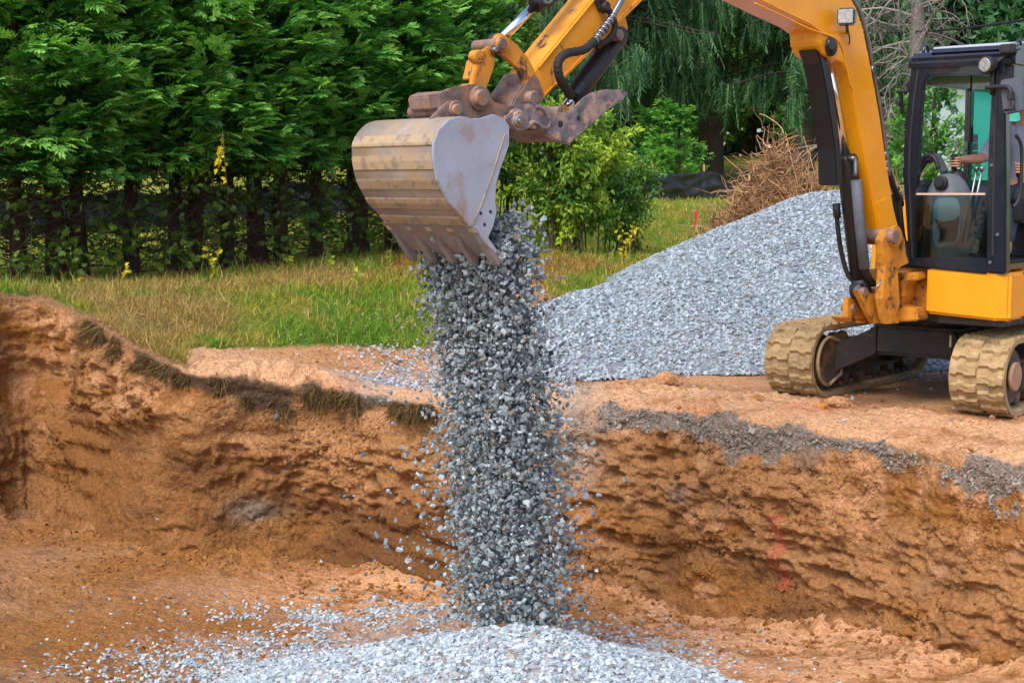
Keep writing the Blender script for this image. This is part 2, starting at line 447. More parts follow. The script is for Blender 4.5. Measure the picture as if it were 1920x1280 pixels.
def grass_col(x, y):
    p = xy0(x, y); n1 = fbm(p * .9, 3, 11); n2 = fbm(p * 3.5, 3, 12)
    px, py = proj(np.stack([x, y, gz(x, y)], 1))
    dry = sstep(.0, .5, n1 + .35 * n2 + .9 * np.exp(-((px - 330) / 130) ** 2 - ((py - 600) / 45) ** 2) + .5 * np.exp(-((px - 480) / 200) ** 2 - ((py - 530) / 25) ** 2) - .7 * np.exp(-((px - 640) / 170) ** 2 - ((py - 640) / 45) ** 2) - .9 * sstep(22, 28, y))
    g = mixcol(np.tile(GRASS_G, (len(x), 1)), GRASS_Y, sstep(-.3, .4, n2 + .15 - .3 * np.exp(-((px - 640) / 170) ** 2 - ((py - 640) / 45) ** 2)))
    g = mixcol(g, GRASS_DRY, dry * .85)
    red = np.exp(-((px - 1045) / 75) ** 2 - ((py - 503) / 14) ** 2) + np.exp(-((px - 742) / 42) ** 2 - ((py - 500) / 13) ** 2)
    return mixcol(g, C(150, 92, 48), np.clip(red, 0, 1) * sstep(-.5, .2, n2 + .15) * .8), px, py
gc = np.tile(DIRT_PALE, (len(fx), 1)); gcol, _, _ = grass_col(fx, fy)
gc = mixcol(gc, DIRT, sstep(-.2, .5, fbm(P3 * 2.5, 4, 8)))
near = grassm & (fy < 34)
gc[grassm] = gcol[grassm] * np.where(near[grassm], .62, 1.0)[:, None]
idx = np.arange(len(fx)).reshape(GX.shape)
quads = np.stack([idx[:-1, :-1], idx[:-1, 1:], idx[1:, 1:], idx[1:, :-1]], 2).reshape(-1, 4)
qx, qy = fx[quads].mean(1), fy[quads].mean(1)
pitpoly = [(p[0], p[1]) for p in RIM[::6]] + [(-9, -30), (11, -30)]
inside = inside_poly(qx, qy, pitpoly); rd = rim_dist(qx, qy)
keep = ~inside & ((rd > .25) | (qy < 3))
used = np.unique(quads[keep]); remap = np.full(len(fx), -1); remap[used] = np.arange(len(used))
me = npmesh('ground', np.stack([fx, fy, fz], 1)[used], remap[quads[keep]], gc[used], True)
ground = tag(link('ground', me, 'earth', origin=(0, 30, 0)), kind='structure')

# ---- pit wall: a strip that starts on the ground outside the rim, breaks over the edge and falls to the floor
s0 = _L[np.argmin(np.abs(_P[:, 0] - 5.4) + np.abs(_P[:, 1] - 7.7))]
s1 = _L[np.argmin(np.abs(_P[:, 0] + 7.0) + np.abs(_P[:, 1] - 11.6))]
SS, RP = resample(s0, s1, .019)
tn = np.gradient(RP, axis=0)
ker = np.ones(25) / 25
tn = np.stack([np.convolve(np.pad(tn[:, k], 12, 'edge'), ker, 'valid') for k in (0, 1)], 1); tn /= np.linalg.norm(tn, axis=1)[:, None]
NO = np.stack([tn[:, 1], -tn[:, 0]], 1)                                   # out of the pit
rz = gz(RP[:, 0], RP[:, 1])
rpx, _ = proj(np.stack([RP[:, 0], RP[:, 1], rz], 1))
# floor height under each rim column from the wall's foot line in the photograph
ybase = np.interp(rpx, [-100, 0, 150, 400, 700, 1000, 1250, 1500, 1700, 1900, 2100], [970, 978, 992, 1028, 1072, 1098, 1126, 1180, 1208, 1234, 1260])
BIN = .30
bx_, by_ = RP[:, 0] - NO[:, 0] * BIN, RP[:, 1] - NO[:, 1] * BIN
def z_at(px, py, Y): 
    v = (640 - py) / FPX; return CAMZ + Y * (-SP + v * CP) / (CP + v * SP)
fzb = np.array([z_at(0, yb, yy) for yb, yy in zip(ybase, by_)])
fzb = np.convolve(np.pad(fzb, 40, 'edge'), np.ones(81) / 81, 'valid')
FCT = np.concatenate([np.stack([bx_, by_, fzb], 1)[::60], [[-3, 8, -1.36], [0, 8, -1.36], [3, 8, -1.3], [0, 5, -1.36], [-5, 6, -1.4], [-1, 10.5, -1.37]]])
def floor_z(x, y):
    d2 = (x[:, None] - FCT[None, :, 0]) ** 2 + (y[:, None] - FCT[None, :, 1]) ** 2
    w = 1 / (d2 + .08) ** 1.5; return (w * FCT[None, :, 2]).sum(1) / w.sum(1)
lip = np.linspace(1.5, .0, 66)[:-1]
tw = np.linspace(0, 1, 100)
nr = len(lip) + len(tw); ncol = len(SS)
Pw = np.zeros((nr, ncol, 3)); Dn = np.zeros((nr, ncol, 3)); tpar = np.zeros((nr, ncol)); opar = np.zeros((nr, ncol))
for i, o in enumerate(lip):
    x, y = RP[:, 0] + NO[:, 0] * o, RP[:, 1] + NO[:, 1] * o
    Pw[i] = np.stack([x, y, gz(x, y) + .03 - .06 * sstep(.9, 1.5, np.full(ncol, o)) - .05 * math.exp(-(o / .12) ** 2)], 1); Dn[i] = (0, 0, 1)
    opar[i] = o
H = rz - fzb + .25
for j, t in enumerate(tw):
    i = len(lip) + j
    inn = BIN * (t ** .8) * 1.15 - .05 * np.sin(t * 3.1) 
    dx = np.stack([-NO[:, 0], -NO[:, 1], np.zeros(ncol)], 1)
    Pw[i, :, 0] = RP[:, 0] - NO[:, 0] * inn; Pw[i, :, 1] = RP[:, 1] - NO[:, 1] * inn
    Pw[i, :, 2] = rz + .03 - .05 - (H - .05) * t ** 1.05
    k = min(1, t / .06); Dn[i] = dx * k + np.array([0, 0, 1]) * (1 - k)
    tpar[i] = t * H
P = Pw.reshape(-1, 3); D = Dn.reshape(-1, 3); tp = tpar.ravel(); op = opar.ravel()
px, py = proj(P)
wallm = sstep(.0, .12, tp)
rightw = sstep(980, 1080, px)
leftsm = (1 - rightw) * sstep(.30, .50, tp / np.tile(H, nr) + .14 * vnoise(P * 1.1, 40) - .10 * sstep(500, 800, px)) * sstep(90, 160, px)        # scraped, smoother lower left wall
n_lo = fbm(P * np.array([1.1, 1.1, 1.6]), 4, 21)
n_mid = 1 - np.abs(fbm(P * np.array([3.4, 3.4, 4.6]), 4, 23)) * 2.4
wr, wid = worley(P * np.array([8, 8, 10]) + .5 * np.stack([vnoise(P * 6, 50), vnoise(P * 6, 51), vnoise(P * 6, 52)], 1), 25)
wr2, wid2 = worley(P * 19 + .4 * np.stack([vnoise(P * 13, 53), vnoise(P * 13, 54), vnoise(P * 13, 55)], 1), 26)
cl = sstep(-.15, .45, fbm(P * 2.1, 3, 27))
n_f = fbm(P * 24, 3, 28)
q = py + .27 * (px - 300)                                                   # sweeping bucket scrapes run down to the right
scr = np.sin((py - .22 * px - .00018 * (px - 400) ** 2) * .155 + 2.5 * vnoise(P * .9, 31)) * sstep(-.2, .3, vnoise(P * 1.0, 33) + .1)
vg = np.sin(px * .24 + 1.5 * vnoise(P * .8, 35)) * np.exp(-((px - 95) / 55) ** 2) * sstep(590, 650, py) * (1 - sstep(930, 980, py))
vert = np.exp(-((px - 1262) / 9) ** 2) * sstep(955, 975, py) * (1 - sstep(1080, 1100, py))
shelf = sstep(.55, .62, n_mid) * .03
big = fbm(P * np.array([.45, .45, .8]), 2, 29)
patch = .30 + .70 * sstep(-.25, .35, fbm(P * np.array([.9, .9, 1.3]), 3, 36))                 # smooth cut faces against broken ones
flake = 1 - np.abs(fbm(P * np.array([2.4, 2.4, 8.5]), 4, 37)) * 2.6; flake2 = 1 - np.abs(fbm(P * np.array([7, 7, 19]), 3, 38)) * 2.4
topm = sstep(.03, .5, tp)                                                      # the cut starts at the rim, bulges only lower down
disp = wallm * (topm * (.16 * big + .13 * n_lo) - .03 * (1 - topm) + (.4 + .6 * topm) * (1 - .8 * leftsm) * patch * (.05 * n_mid + .055 * flake + .022 * flake2 + .035 * cl * (.6 - wr) + .026 * (.5 - wr2)) + (.009 + .014 * patch) * n_f + leftsm * (.026 * scr) + .035 * vg - .06 * vert + shelf * patch)
rid = np.sin((P[:, 2] * 9 + 1.1 * n_lo * 6 + .8 * vnoise(P * 1.7, 60))) * sstep(.0, .4, vnoise(P * .8, 61) + .1)
disp += wallm * (1 - leftsm) * rightw * .02 * np.abs(rid)
lipm = 1 - wallm
clod = cl * sstep(0, .05, op) * (1 - sstep(1.0, 1.5, op))
disp += lipm * (.035 * fbm(P * 2.2, 3, 62) + (.025 + .075 * clod) * (.55 - wr) * .9 + .024 * (.5 - wr2) + .006 * n_f) * (1 - sstep(1.25, 1.5, op))
# clods heaped on the lip left of the stream
heap = np.exp(-((px - 520) / 130) ** 2) * np.exp(-((op - .22) / .2) ** 2) * lipm
disp += heap * (.10 + .07 * (.5 - wr))
P2 = P + D * disp[:, None]
# foot of the wall: loose talus pushed out
ft = sstep(.78, 1.0, tp / np.tile(H, nr))
P2 += D * (ft * (.12 + .10 * fbm(P * 1.6, 3, 70) + .05 * (.5 - wr)))[:, None]
n_c = fbm(P * 1.4, 4, 80); n_c2 = fbm(P * 5, 3, 81); n_c3 = fbm(P * np.array([.8, .8, 3.0]), 4, 82)
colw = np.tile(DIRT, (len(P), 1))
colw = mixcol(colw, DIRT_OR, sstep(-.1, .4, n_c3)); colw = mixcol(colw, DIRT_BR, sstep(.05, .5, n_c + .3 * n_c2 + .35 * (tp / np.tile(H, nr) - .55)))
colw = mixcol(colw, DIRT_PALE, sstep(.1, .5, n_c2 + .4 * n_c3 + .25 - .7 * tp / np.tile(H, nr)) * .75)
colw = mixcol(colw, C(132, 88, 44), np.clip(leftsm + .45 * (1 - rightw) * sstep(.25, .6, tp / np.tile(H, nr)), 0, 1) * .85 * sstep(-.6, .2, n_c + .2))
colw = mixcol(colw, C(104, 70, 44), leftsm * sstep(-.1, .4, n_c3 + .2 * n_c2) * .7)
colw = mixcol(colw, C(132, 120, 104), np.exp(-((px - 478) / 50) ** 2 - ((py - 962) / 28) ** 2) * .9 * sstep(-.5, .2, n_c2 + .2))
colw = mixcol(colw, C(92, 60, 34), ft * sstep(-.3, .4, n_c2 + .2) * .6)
colw = mixcol(colw, C(120, 106, 96), sstep(.35, .6, fbm(P * 1.7, 3, 84)) * rightw * .6)
colw = mixcol(colw, C(196, 92, 76), np.exp(-((px - 1458 - 6 * n_c2 * 2) / 9) ** 2) * sstep(945, 985, py) * (1 - sstep(1095, 1120, py)) * .75 * sstep(-.3, .3, n_c2 + .15))
# soil horizons under the rim: dark turf on the left, crushed stone in grey on the right
tw_ = tp + .05 * n_c2
bandR = sstep(1105, 1150, px) * sstep(-.02, .04, tp + .08 * n_c2 + op * -.6) * (1 - sstep(.16, .24, tw_ + .24 * fbm(P * np.array([1.6, 1.6, .3]), 4, 85) + .07 * n_c2)) * (1 - .9 * np.exp(-((px - 1738) / 45) ** 2)) * sstep(-.42, -.12, fbm(P * np.array([3, 3, 4]), 4, 86) + .08)
bandL = sstep(120, 200, px) * (1 - sstep(860, 900, px)) * sstep(-.02, .03, tp + .05 * n_c2 - op * .5) * (1 - sstep(.11, .19, tw_ + .20 * fbm(P * np.array([2, 2, .3]), 4, 87))) * sstep(-.3, .0, fbm(P * np.array([2.2, 2.2, 1.2]), 3, 88) + .22)
lipbase = mixcol(np.tile(C(210, 162, 122), (len(P), 1)), DIRT, sstep(.15, .7, n_c2 + .5 * n_c) * .8)
lipbase = mixcol(lipbase, C(190, 128, 84), sstep(.2, .6, n_c) * .6)
lipbase = mixcol(lipbase, C(126, 92, 62), (1 - sstep(250, 380, px)) * .85)
colw = mixcol(colw, lipbase, lipm)
colw = mixcol(colw, GREYBAND, bandR * sstep(-.6, 0, n_c2 + .3) * .9)
colw = mixcol(colw, TURF, bandL * .95)
colw = mixcol(colw, C(214, 96, 66), lipm * sstep(-.4, .2, n_c2 + .25) * 1.2 * (np.exp(-((px - 1512) / 40) ** 2 - ((py - 770) / 7) ** 2) + .5 * np.exp(-((px - 1600) / 50) ** 2 - ((py - 752) / 7) ** 2)))
# grass side of the lip
gm = (inside_poly(P[:, 0] + .06 * n_c2, P[:, 1] + .06 * n_c, GE) | ((px < 345) & (px > -60) & (op > .10 + .08 * n_c2))) & (op > 0)
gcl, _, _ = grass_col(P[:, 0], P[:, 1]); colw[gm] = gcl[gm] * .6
# strewn grey dust where gravel was tipped over the lip beside the stream
gd = np.exp(-((px - 830) / 190) ** 2) * sstep(.05, .5, op + .15 * n_c) * .8 + np.exp(-((px - 700) / 60) ** 2) * .3 * lipm
colw = mixcol(colw, C(150, 150, 152), np.clip(gd, 0, .85) * lipm)
colw = mixcol(colw, C(164, 154, 144), .65 * np.exp(-((px - 1075) / 55) ** 2) * (1 - sstep(.5, 1.0, tp)))
iw = np.arange(nr * ncol).reshape(nr, ncol)
qw = np.stack([iw[:-1, :-1], iw[:-1, 1:], iw[1:, 1:], iw[1:, :-1]], 2).reshape(-1, 4)[:, ::-1]
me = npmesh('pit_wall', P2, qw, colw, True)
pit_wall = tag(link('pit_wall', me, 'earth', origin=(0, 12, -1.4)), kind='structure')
WALL_P, WALL_tp, WALL_op = P2.copy(), tp, op
WALL_px, WALL_py = proj(P2)

# ---- pit floor
px_ = axis([(-30, -9, 3), (-9, -6, .3), (-6, 5, .029), (5, 8, .3), (8, 30, 3)])
py_ = axis([(-20, 6, 2), (6, 8.6, .2), (8.6, 15.2, .029), (15.2, 17, .3)])
AX, AY = np.meshgrid(px_, py_); ax_, ay_ = AX.ravel(), AY.ravel()
A3 = xy0(ax_, ay_)
rdf = np.full(len(ax_), -9.0); mm = (np.abs(ax_) < 9) & (ay_ > 6); rdf[mm] = rim_dist(ax_[mm], ay_[mm])
MC = np.array([.10, 8.75])
def mound_h(x, y):
    r = np.hypot((x - MC[0]) / np.where(x < MC[0], 1.45, 1.0), (y - MC[1]) / 1.0)
    return .56 * np.maximum(0, 1 - np.sqrt((r / 1.5) ** 2 + .02) + .04) 
fb = floor_z(ax_, ay_)
f1 = fbm(A3 * 1.2, 3, 90); f2 = fbm(A3 * 6, 3, 91); fw, _i = worley(A3 * 11 + .4 * np.stack([vnoise(A3 * 9, 1), vnoise(A3 * 9, 2), A3[:, 2]], 1), 92); fw2, _i = worley(A3 * 26, 93)
rough = sstep(-.1, .4, fbm(A3 * .8, 3, 94) + .25 * sstep(-1.5, -.4, rdf)); fl = sstep(-.6, -.25, rdf)
floorz = fb + .05 * f1 + .014 * f2 + (.014 + .05 * rough) * (.5 - fw) + .014 * (.5 - fw2) + fl * (.10 * (.6 + f1) + .05 * (.5 - fw))
mh = mound_h(ax_, ay_)
rut = np.exp(-((ay_ + .93 * ax_ - 12.25 + .1 * f1) / .05) ** 2) * (ax_ > .8)
fpx, fpy = proj(np.stack([ax_, ay_, floorz], 1))
fc = np.tile(DIRT_OR, (len(ax_), 1)); fc = mixcol(fc, DIRT, sstep(-.2, .4, f1 + .4 * f2)); fc = mixcol(fc, DIRT_BR, sstep(.1, .6, f2 + .5 * fbm(A3 * 2.3, 3, 95)) * .7)
pale = np.exp(-((fpx - 720) / 260) ** 2 - ((fpy - 1110) / 50) ** 2) + sstep(1050, 1250, fpx) * .75
fc = mixcol(fc, C(222, 166, 122), np.clip(pale, 0, .9) * sstep(-.6, .2, f2 + .1))
fc = mixcol(fc, C(186, 182, 184), np.clip(.9 * sstep(.0, .12, mh + .03 * f1), 0, .9))
fc = mixcol(fc, C(182, 172, 168), .75 * np.exp(-((fpx - 820) / 400) ** 2 - ((fpy - 1215) / 55) ** 2) * sstep(-.7, .1, f2 + f1))
floorz = np.where(mh > 0, floorz * 1.0, floorz) + mh + .02 * rut
ifl = np.arange(len(ax_)).reshape(AX.shape)
qf = np.stack([ifl[:-1, :-1], ifl[:-1, 1:], ifl[1:, 1:], ifl[1:, :-1]], 2).reshape(-1, 4)
kf = ((rdf[qf].max(1) < .45) & ~((np.abs(ax_[qf]).min(1) > 9.5))) | (ay_[qf].max(1) < 0)
u = np.unique(qf[kf]); rm = np.full(len(ax_), -1); rm[u] = np.arange(len(u))
me = npmesh('pit_floor', np.stack([ax_, ay_, floorz], 1)[u], rm[qf[kf]], fc[u], True)
pit_floor = tag(link('pit_floor', me, 'earth', origin=(0, 9, -1.4)), kind='structure')
from_grid = (px_, py_, floorz.reshape(AX.shape))
def grid_z(x, y):
    gx_, gy_, Z = from_grid
    i = np.clip(np.searchsorted(gx_, x) - 1, 0, len(gx_) - 2); j = np.clip(np.searchsorted(gy_, y) - 1, 0, len(gy_) - 2)
    u_ = (x - gx_[i]) / (gx_[i + 1] - gx_[i]); v_ = (y - gy_[j]) / (gy_[j + 1] - gy_[j])
    return Z[j, i] * (1 - u_) * (1 - v_) + Z[j, i + 1] * u_ * (1 - v_) + Z[j + 1, i] * (1 - u_) * v_ + Z[j + 1, i + 1] * u_ * v_

# ------------------------------------------------------------------ crushed stone
def stone_temps(k=8, seed=3):
    r = np.random.default_rng(seed); T = []
    F = np.array([(0, 2, 1), (1, 2, 3), (4, 5, 6), (5, 7, 6), (0, 1, 4), (1, 5, 4), (2, 6, 3), (3, 6, 7), (0, 4, 2), (2, 4, 6), (1, 3, 5), (3, 7, 5)])
    for _ in range(k):
        V = np.array([(x, y, z) for x in (-1, 1) for y in (-1, 1) for z in (-1, 1)], float)
        V = V * r.uniform(.45, 1.1, (8, 3)) * np.array([1, r.uniform(.6, .9), r.uniform(.32, .6)]) * .5
        T.append((V, F))
    return T
ST = stone_temps()
def stone_cols(n, lo=(86, 92, 100), hi=(176, 186, 200)):
    t = rng.beta(2.2, 2.0, n); c = mixcol(np.tile(C(*lo), (n, 1)), C(*hi), t)
    br = rng.random(n) < .04; c[br] = C(128, 118, 108); return c
def lay(x, y, z, size, normal=None):
    n = len(x); a = rng.uniform(0, 2 * np.pi, n)
    up = np.tile([0, 0, 1.], (n, 1)) if normal is None else normal
    up = up + rng.normal(0, .28, (n, 3)); Y = np.stack([np.cos(a), np.sin(a), np.zeros(n)], 1)
    up /= np.linalg.norm(up, axis=1)[:, None]
    Y = Y - (Y * up).sum(1)[:, None] * up; rot = frame_rot(Y, None, up)
    return np.stack([x, y, z], 1), rot, size

# heap tipped into the pit, and stones strewn round it
n = 52000
x = rng.uniform(-3.4, 2.2, n); y = rng.uniform(8.0, 11.6, n)
m0 = mound_h(x, y)
ppx, ppy = proj(np.stack([x, y, grid_z(x, y)], 1))
pn = fbm(xy0(x, y) * 1.6, 4, 101); pn2 = fbm(xy0(x, y) * 5, 3, 102)
dens = sstep(.03, .13, m0 + .05 * pn) * 1.2
tail = np.exp(-((ppx - 610) / 230) ** 2 - ((ppy - 1165 - .12 * (610 - ppx)) / 45) ** 2)
tail2 = np.exp(-((ppx - 560) / 260) ** 2 - ((ppy - 1262) / 45) ** 2)
dens = np.maximum(dens, sstep(-.15, .35, pn2 + .6 * pn) * .7 * tail); dens = np.maximum(dens, 1.3 * tail2 * sstep(-.7, .0, pn2 + .2)); dens = np.maximum(dens, .8 * sstep(-.3, .3, pn2 + .1) * np.exp(-((ppx - 760) / 190) ** 2 - ((ppy - 1185) / 36) ** 2))
dens = np.maximum(dens, .6 * np.exp(-((ppx - 1140) / 150) ** 2 - ((ppy - 1240) / 40) ** 2)); dens = np.maximum(dens, .015)
k = (rng.random(n) < dens) & (rim_dist(x, y) < -.45)
x, y = x[k], y[k]; sz = rng.uniform(.018, .042, len(x)) * np.where(m0[k] > .05, 1.08, .85)
e = .03; nx = -(grid_z(x + e, y) - grid_z(x - e, y)) / (2 * e); ny = -(grid_z(x, y + e) - grid_z(x, y - e)) / (2 * e)
nrm = np.stack([nx * .6, ny * .6, np.ones(len(x))], 1)
ps, rt, sz = lay(x, y, grid_z(x, y) + sz * rng.uniform(.0, .3, len(x)), sz, nrm)
heap_o = tag(link('gravel_heap', scatter_mesh('gravel_heap', ST, ps, rt, sz, stone_cols(len(x), (112, 124, 132), (196, 208, 218))), 'stone', origin=(MC[0], MC[1], -1.3)),
    'fresh heap of crushed grey stone spreading over the orange pit floor under the falling stream', 'gravel', kind='stuff')

# stock pile on the ground behind the machine
pk = atd(1568, 360, 18.4)
def pile_h(x, y):
    g = gz(x, y)
    def cone(cx, cy, top, slope, ax=1.0, ay=1.0, rnd=.25):
        r = np.sqrt(((x - cx) / ax) ** 2 + ((y - cy) / ay) ** 2 + rnd ** 2) - rnd; return top - slope * r
    h = cone(pk.x, pk.y, pk.z, .50, 1.08, 1.0, .5)
    h2 = cone(5.6, 18.6, 1.68, .5, 1.2, 1.0, .4)
    q = atd(1262, 506, 16.4); h3 = cone(q.x, q.y, q.z, .47, 1.25, .95, .35)
    q = atd(1100, 540, 15.9); h4 = cone(q.x, q.y, q.z - .04, .46, .95, 1.0, .3)
    h = np.maximum(np.maximum(h, h2), np.maximum(h3, h4)); n = fbm(xy0(x, y) * 1.1, 3, 110)
    return np.maximum(h + .06 * n, g - .06)
ux = axis([(-2.2, 9.5, .07)]); uy = axis([(13.3, 22.5, .07)])
UX, UY = np.meshgrid(ux, uy); u_, v_ = UX.ravel(), UY.ravel(); uz = pile_h(u_, v_); uz = uz + .015 * fbm(xy0(u_, v_) * 9, 2, 111)
gg = gz(u_, v_)
ii = np.arange(len(u_)).reshape(UX.shape); qq = np.stack([ii[:-1, :-1], ii[:-1, 1:], ii[1:, 1:], ii[1:, :-1]], 2).reshape(-1, 4)
kq = (uz - gg)[qq].max(1) > .03; un = np.unique(qq[kq]); rm = np.full(len(u_), -1); rm[un] = np.arange(len(un))
me = npmesh('gravel_pile', np.stack([u_, v_, uz], 1)[un], rm[qq[kq]], np.tile(C(112, 118, 128), (len(un), 1)), True)
pile = tag(link('gravel_pile', me, 'stone', origin=(3.5, 17.5, 0)), 'large stock pile of crushed blue grey stone behind the yellow excavator', 'gravel pile', kind='stuff')
n = 64000
x = rng.uniform(-1.6, 6.5, n); y = rng.uniform(13.4, 18.9, n); h = pile_h(x, y); hh = h - gz(x, y)
k = (hh > .0); x, y, h = x[k], y[k], h[k]
ppx, ppy = proj(np.stack([x, y, h], 1)); k = ppx < 1800; x, y, h = x[k], y[k], h[k]
e = .05; nx = -(pile_h(x + e, y) - pile_h(x - e, y)) / (2 * e); ny = -(pile_h(x, y + e) - pile_h(x, y - e)) / (2 * e)
vis = (ny < .25); x, y, h, nx, ny = x[vis], y[vis], h[vis], nx[vis], ny[vis]
sz = rng.uniform(.022, .054, len(x))
ps, rt, sz = lay(x, y, h + sz * rng.uniform(.0, .3, len(x)), sz, np.stack([nx, ny, np.ones(len(x))], 1))
pst = link('stones', scatter_mesh('stones', ST, ps, rt, sz, stone_cols(len(x), (92, 102, 110), (172, 186, 198))), 'stone', pile, origin=(3.5, 17.5, 0)); pst['kind'] = 'stuff'
# thin spill of gravel along the grass edge beside the pile, and stones bedded in the rim
n = 17000
x = rng.uniform(-2.6, 5.0, n); y = rng.uniform(11.0, 16.2, n); rdv = rim_dist(x, y)
zz = gz(x, y); ppx, ppy = proj(np.stack([x, y, zz], 1)); pn = fbm(xy0(x, y) * 1.5, 3, 120)
d = sstep(.15, .8, rdv + .3 * pn) * sstep(560, 720, ppx + 120 * pn) * (1 - sstep(655, 690, ppy + 45 * pn - 40 * np.exp(-((ppx - 860) / 160) ** 2)) ) 
d = np.maximum(d, sstep(600, 740, ppx) * (1 - sstep(1040, 1100, ppx)) * sstep(.1, .5, rdv + .3 * pn) * .9)
d = np.maximum(d, (1 - sstep(692, 722, ppy + 20 * pn)) * sstep(1040, 1060, ppx) * .8)
d = np.maximum(d, .012)
ing = inside_poly(x, y, GE)
k = (rng.random(n) < d) & (rdv > .08) & ~(ing & (rng.random(n) < .93))
x, y, zz = x[k], y[k], zz[k]; sz = rng.uniform(.016, .036, len(x))
ps, rt, sz = lay(x, y, zz + .03 + sz * .2, sz)
# stones in the grey layer of the wall face
bi = np.where((bandR > .3) & (WALL_px < 1960))[0]; bi = rng.choice(bi, 1700); sz2 = rng.gamma(4, .0045, len(bi)) + .006
ps = np.concatenate([ps, WALL_P[bi]]); rt = np.concatenate([rt, randrot(len(bi))]); sz = np.concatenate([sz, sz2])
sp = stone_cols(len(ps), (118, 124, 134), (196, 204, 216)); sp[-len(bi):] = stone_cols(len(bi), (96, 90, 84), (156, 148, 140))
tag(link('gravel_spill', scatter_mesh('gravel_spill', ST, ps, rt, sz, sp), 'stone', origin=(0, 13, 0)),
    'thin spill of grey stones along the pit rim between the grass and the stock pile', 'gravel', kind='stuff')
# crumbled soil on the floor and the lip
n = 15000
x = rng.uniform(-5.4, 4.2, n); y = rng.uniform(9.2, 14.6, n); rdv = rim_dist(x, y); pn = fbm(xy0(x, y) * 1.4, 3, 130)
k = (rdv < -.2) & (rng.random(n) < .10 + .25 * sstep(0, .4, pn) + .75 * sstep(-1.3, -.35, rdv + .3 * pn)) & (mound_h(x, y) < .06)
x, y = x[k], y[k]; z = grid_z(x, y); sz = rng.uniform(.012, .05, len(x)) * rng.uniform(.5, 1.4, len(x))
xl = rng.uniform(-4, 4.6, 5000); yl = rng.uniform(9.6, 15, 5000); rl = rim_dist(xl, yl); k = (rl > .02) & (rl < 1.6) & ~inside_poly(xl, yl, GE) & (rng.random(5000) < .5)
xl, yl = xl[k], yl[k]; sl = rng.uniform(.008, .03, len(xl)) * rng.uniform(.5, 1.6, len(xl))
x = np.concatenate([x, xl]); y = np.concatenate([y, yl]); z = np.concatenate([z, gz(xl, yl) + .015]); sz = np.concatenate([sz, sl])
cc = mixcol(np.tile(DIRT, (len(x), 1)), DIRT_OR, rng.random(len(x))); cc[-len(xl):] = mixcol(np.tile(DIRT_PALE, (len(xl), 1)), DIRT, rng.random(len(xl)))
pw = np.stack([x, y, z], 1)
wi = np.where((tp > .15) & (px > -20) & (px < 1960) & (leftsm < .6) & (cl > .3))[0]; wi = rng.choice(wi, 6500); sw = rng.gamma(2.5, .0065, len(wi)) + .005
pw = np.concatenate([pw, WALL_P[wi]]); sz = np.concatenate([sz, sw]); cc = np.concatenate([cc, colw[wi] * rng.uniform(.85, 1.2, (len(wi), 1))])
tag(link('soil_crumbs', scatter_mesh('soil_crumbs', stone_temps(6, 9), pw, randrot(len(pw)), sz, cc), 'earth', origin=(0, 11, -1.4)),
    'loose orange soil crumbs at the foot of the pit wall and on its rim', 'soil', kind='stuff')
# a few large clods that can be told apart
ICO = bmesh.new(); bmesh.ops.create_icosphere(ICO, subdivisions=2, radius=1); _cv = np.array([v.co[:] for v in ICO.verts]); _cf = np.array([[v.index for v in f.verts] for f in ICO.faces]); ICO.free()
for (cx, cy, r, lab) in [(1250, 708, .10, 'round sandy clod on the pit rim in front of the gravel pile'), (1574, 752, .085, 'crumbly sandy clod at the foot of the far track'), (1540, 756, .05, 'small sandy clod beside a larger one at the far track'),
                         (1415, 744, .045, 'small yellow clod on the sandy rim left of the far track')]:
    p = onz(cx, cy + 10, .02); V = _cv * np.array([1.15, .9, .68]); V = V * (1 + .28 * fbm(V * 1.6 + cx, 3, 5) + .12 * (.5 - worley(V * 3 + cx, 2)[0]))[:, None] * r + np.array(p) + np.array([0, 0, r * .4])
    tag(link('soil_clod', npmesh('soil_clod', V, _cf, np.tile(DIRT_PALE if r > .05 else C(196, 140, 70), (len(V), 1)), False), 'earth'), lab, 'clod', 'clods on the rim')

# ------------------------------------------------------------------ grass
def blade_t(k=3):
    T = []
    for j in range(k):
        b = .25 + .3 * j
        V = np.array([(-.5, 0, 0), (.5, 0, 0), (.35, .55, b * .25), (-.3, .55, b * .25), (0, 1, b)], float) * np.array([.07, 1, 1]); T.append((V, np.array([(0, 1, 2), (0, 2, 3), (3, 2, 4)])))
    return T
BT = blade_t()
n = 195000
y = 12.5 + 24 * rng.random(n) ** 1.7; x = (rng.random(n) * 2 - 1) * .38 * y
rdg = rim_dist(x, y); pxg = 960 + FPX * x / y
k = inside_poly(x, y, GE) | ((pxg < 345) & (rdg > .03) & (rdg < 1)); x, y = x[k], y[k]
gcl, ppx, ppy = grass_col(x, y); z = gz(x, y)
k = (ppx > -40) & (ppx < 1500) & (rim_dist(x, y) > .02); x, y, z, gcl, ppx, ppy = x[k], y[k], z[k], gcl[k], ppx[k], ppy[k]
bare = sstep(.25, .5, fbm(xy0(x, y) * 2.3, 3, 140)) * .75 + .8 * np.exp(-(((ppx - 440) * .45 - (ppy - 585)) / 22) ** 2) * np.exp(-((ppx - 440) / 70) ** 2)
k = rng.random(len(x)) > bare; x, y, z, gcl = x[k], y[k], z[k], gcl[k]; n = len(x)
hgt = rng.gamma(4, .019, n) * (1 + .5 * fbm(xy0(x, y) * 2, 2, 141)) * np.where(y > 22, .8, 1) + .02
Y = np.stack([rng.normal(0, .5, n), rng.normal(0, .5, n), np.ones(n)], 1)
gcl = gcl * rng.uniform(.75, 1.35, (n, 1)); dd = rng.random(n) < .12; gcl[dd] = C(186, 164, 108)
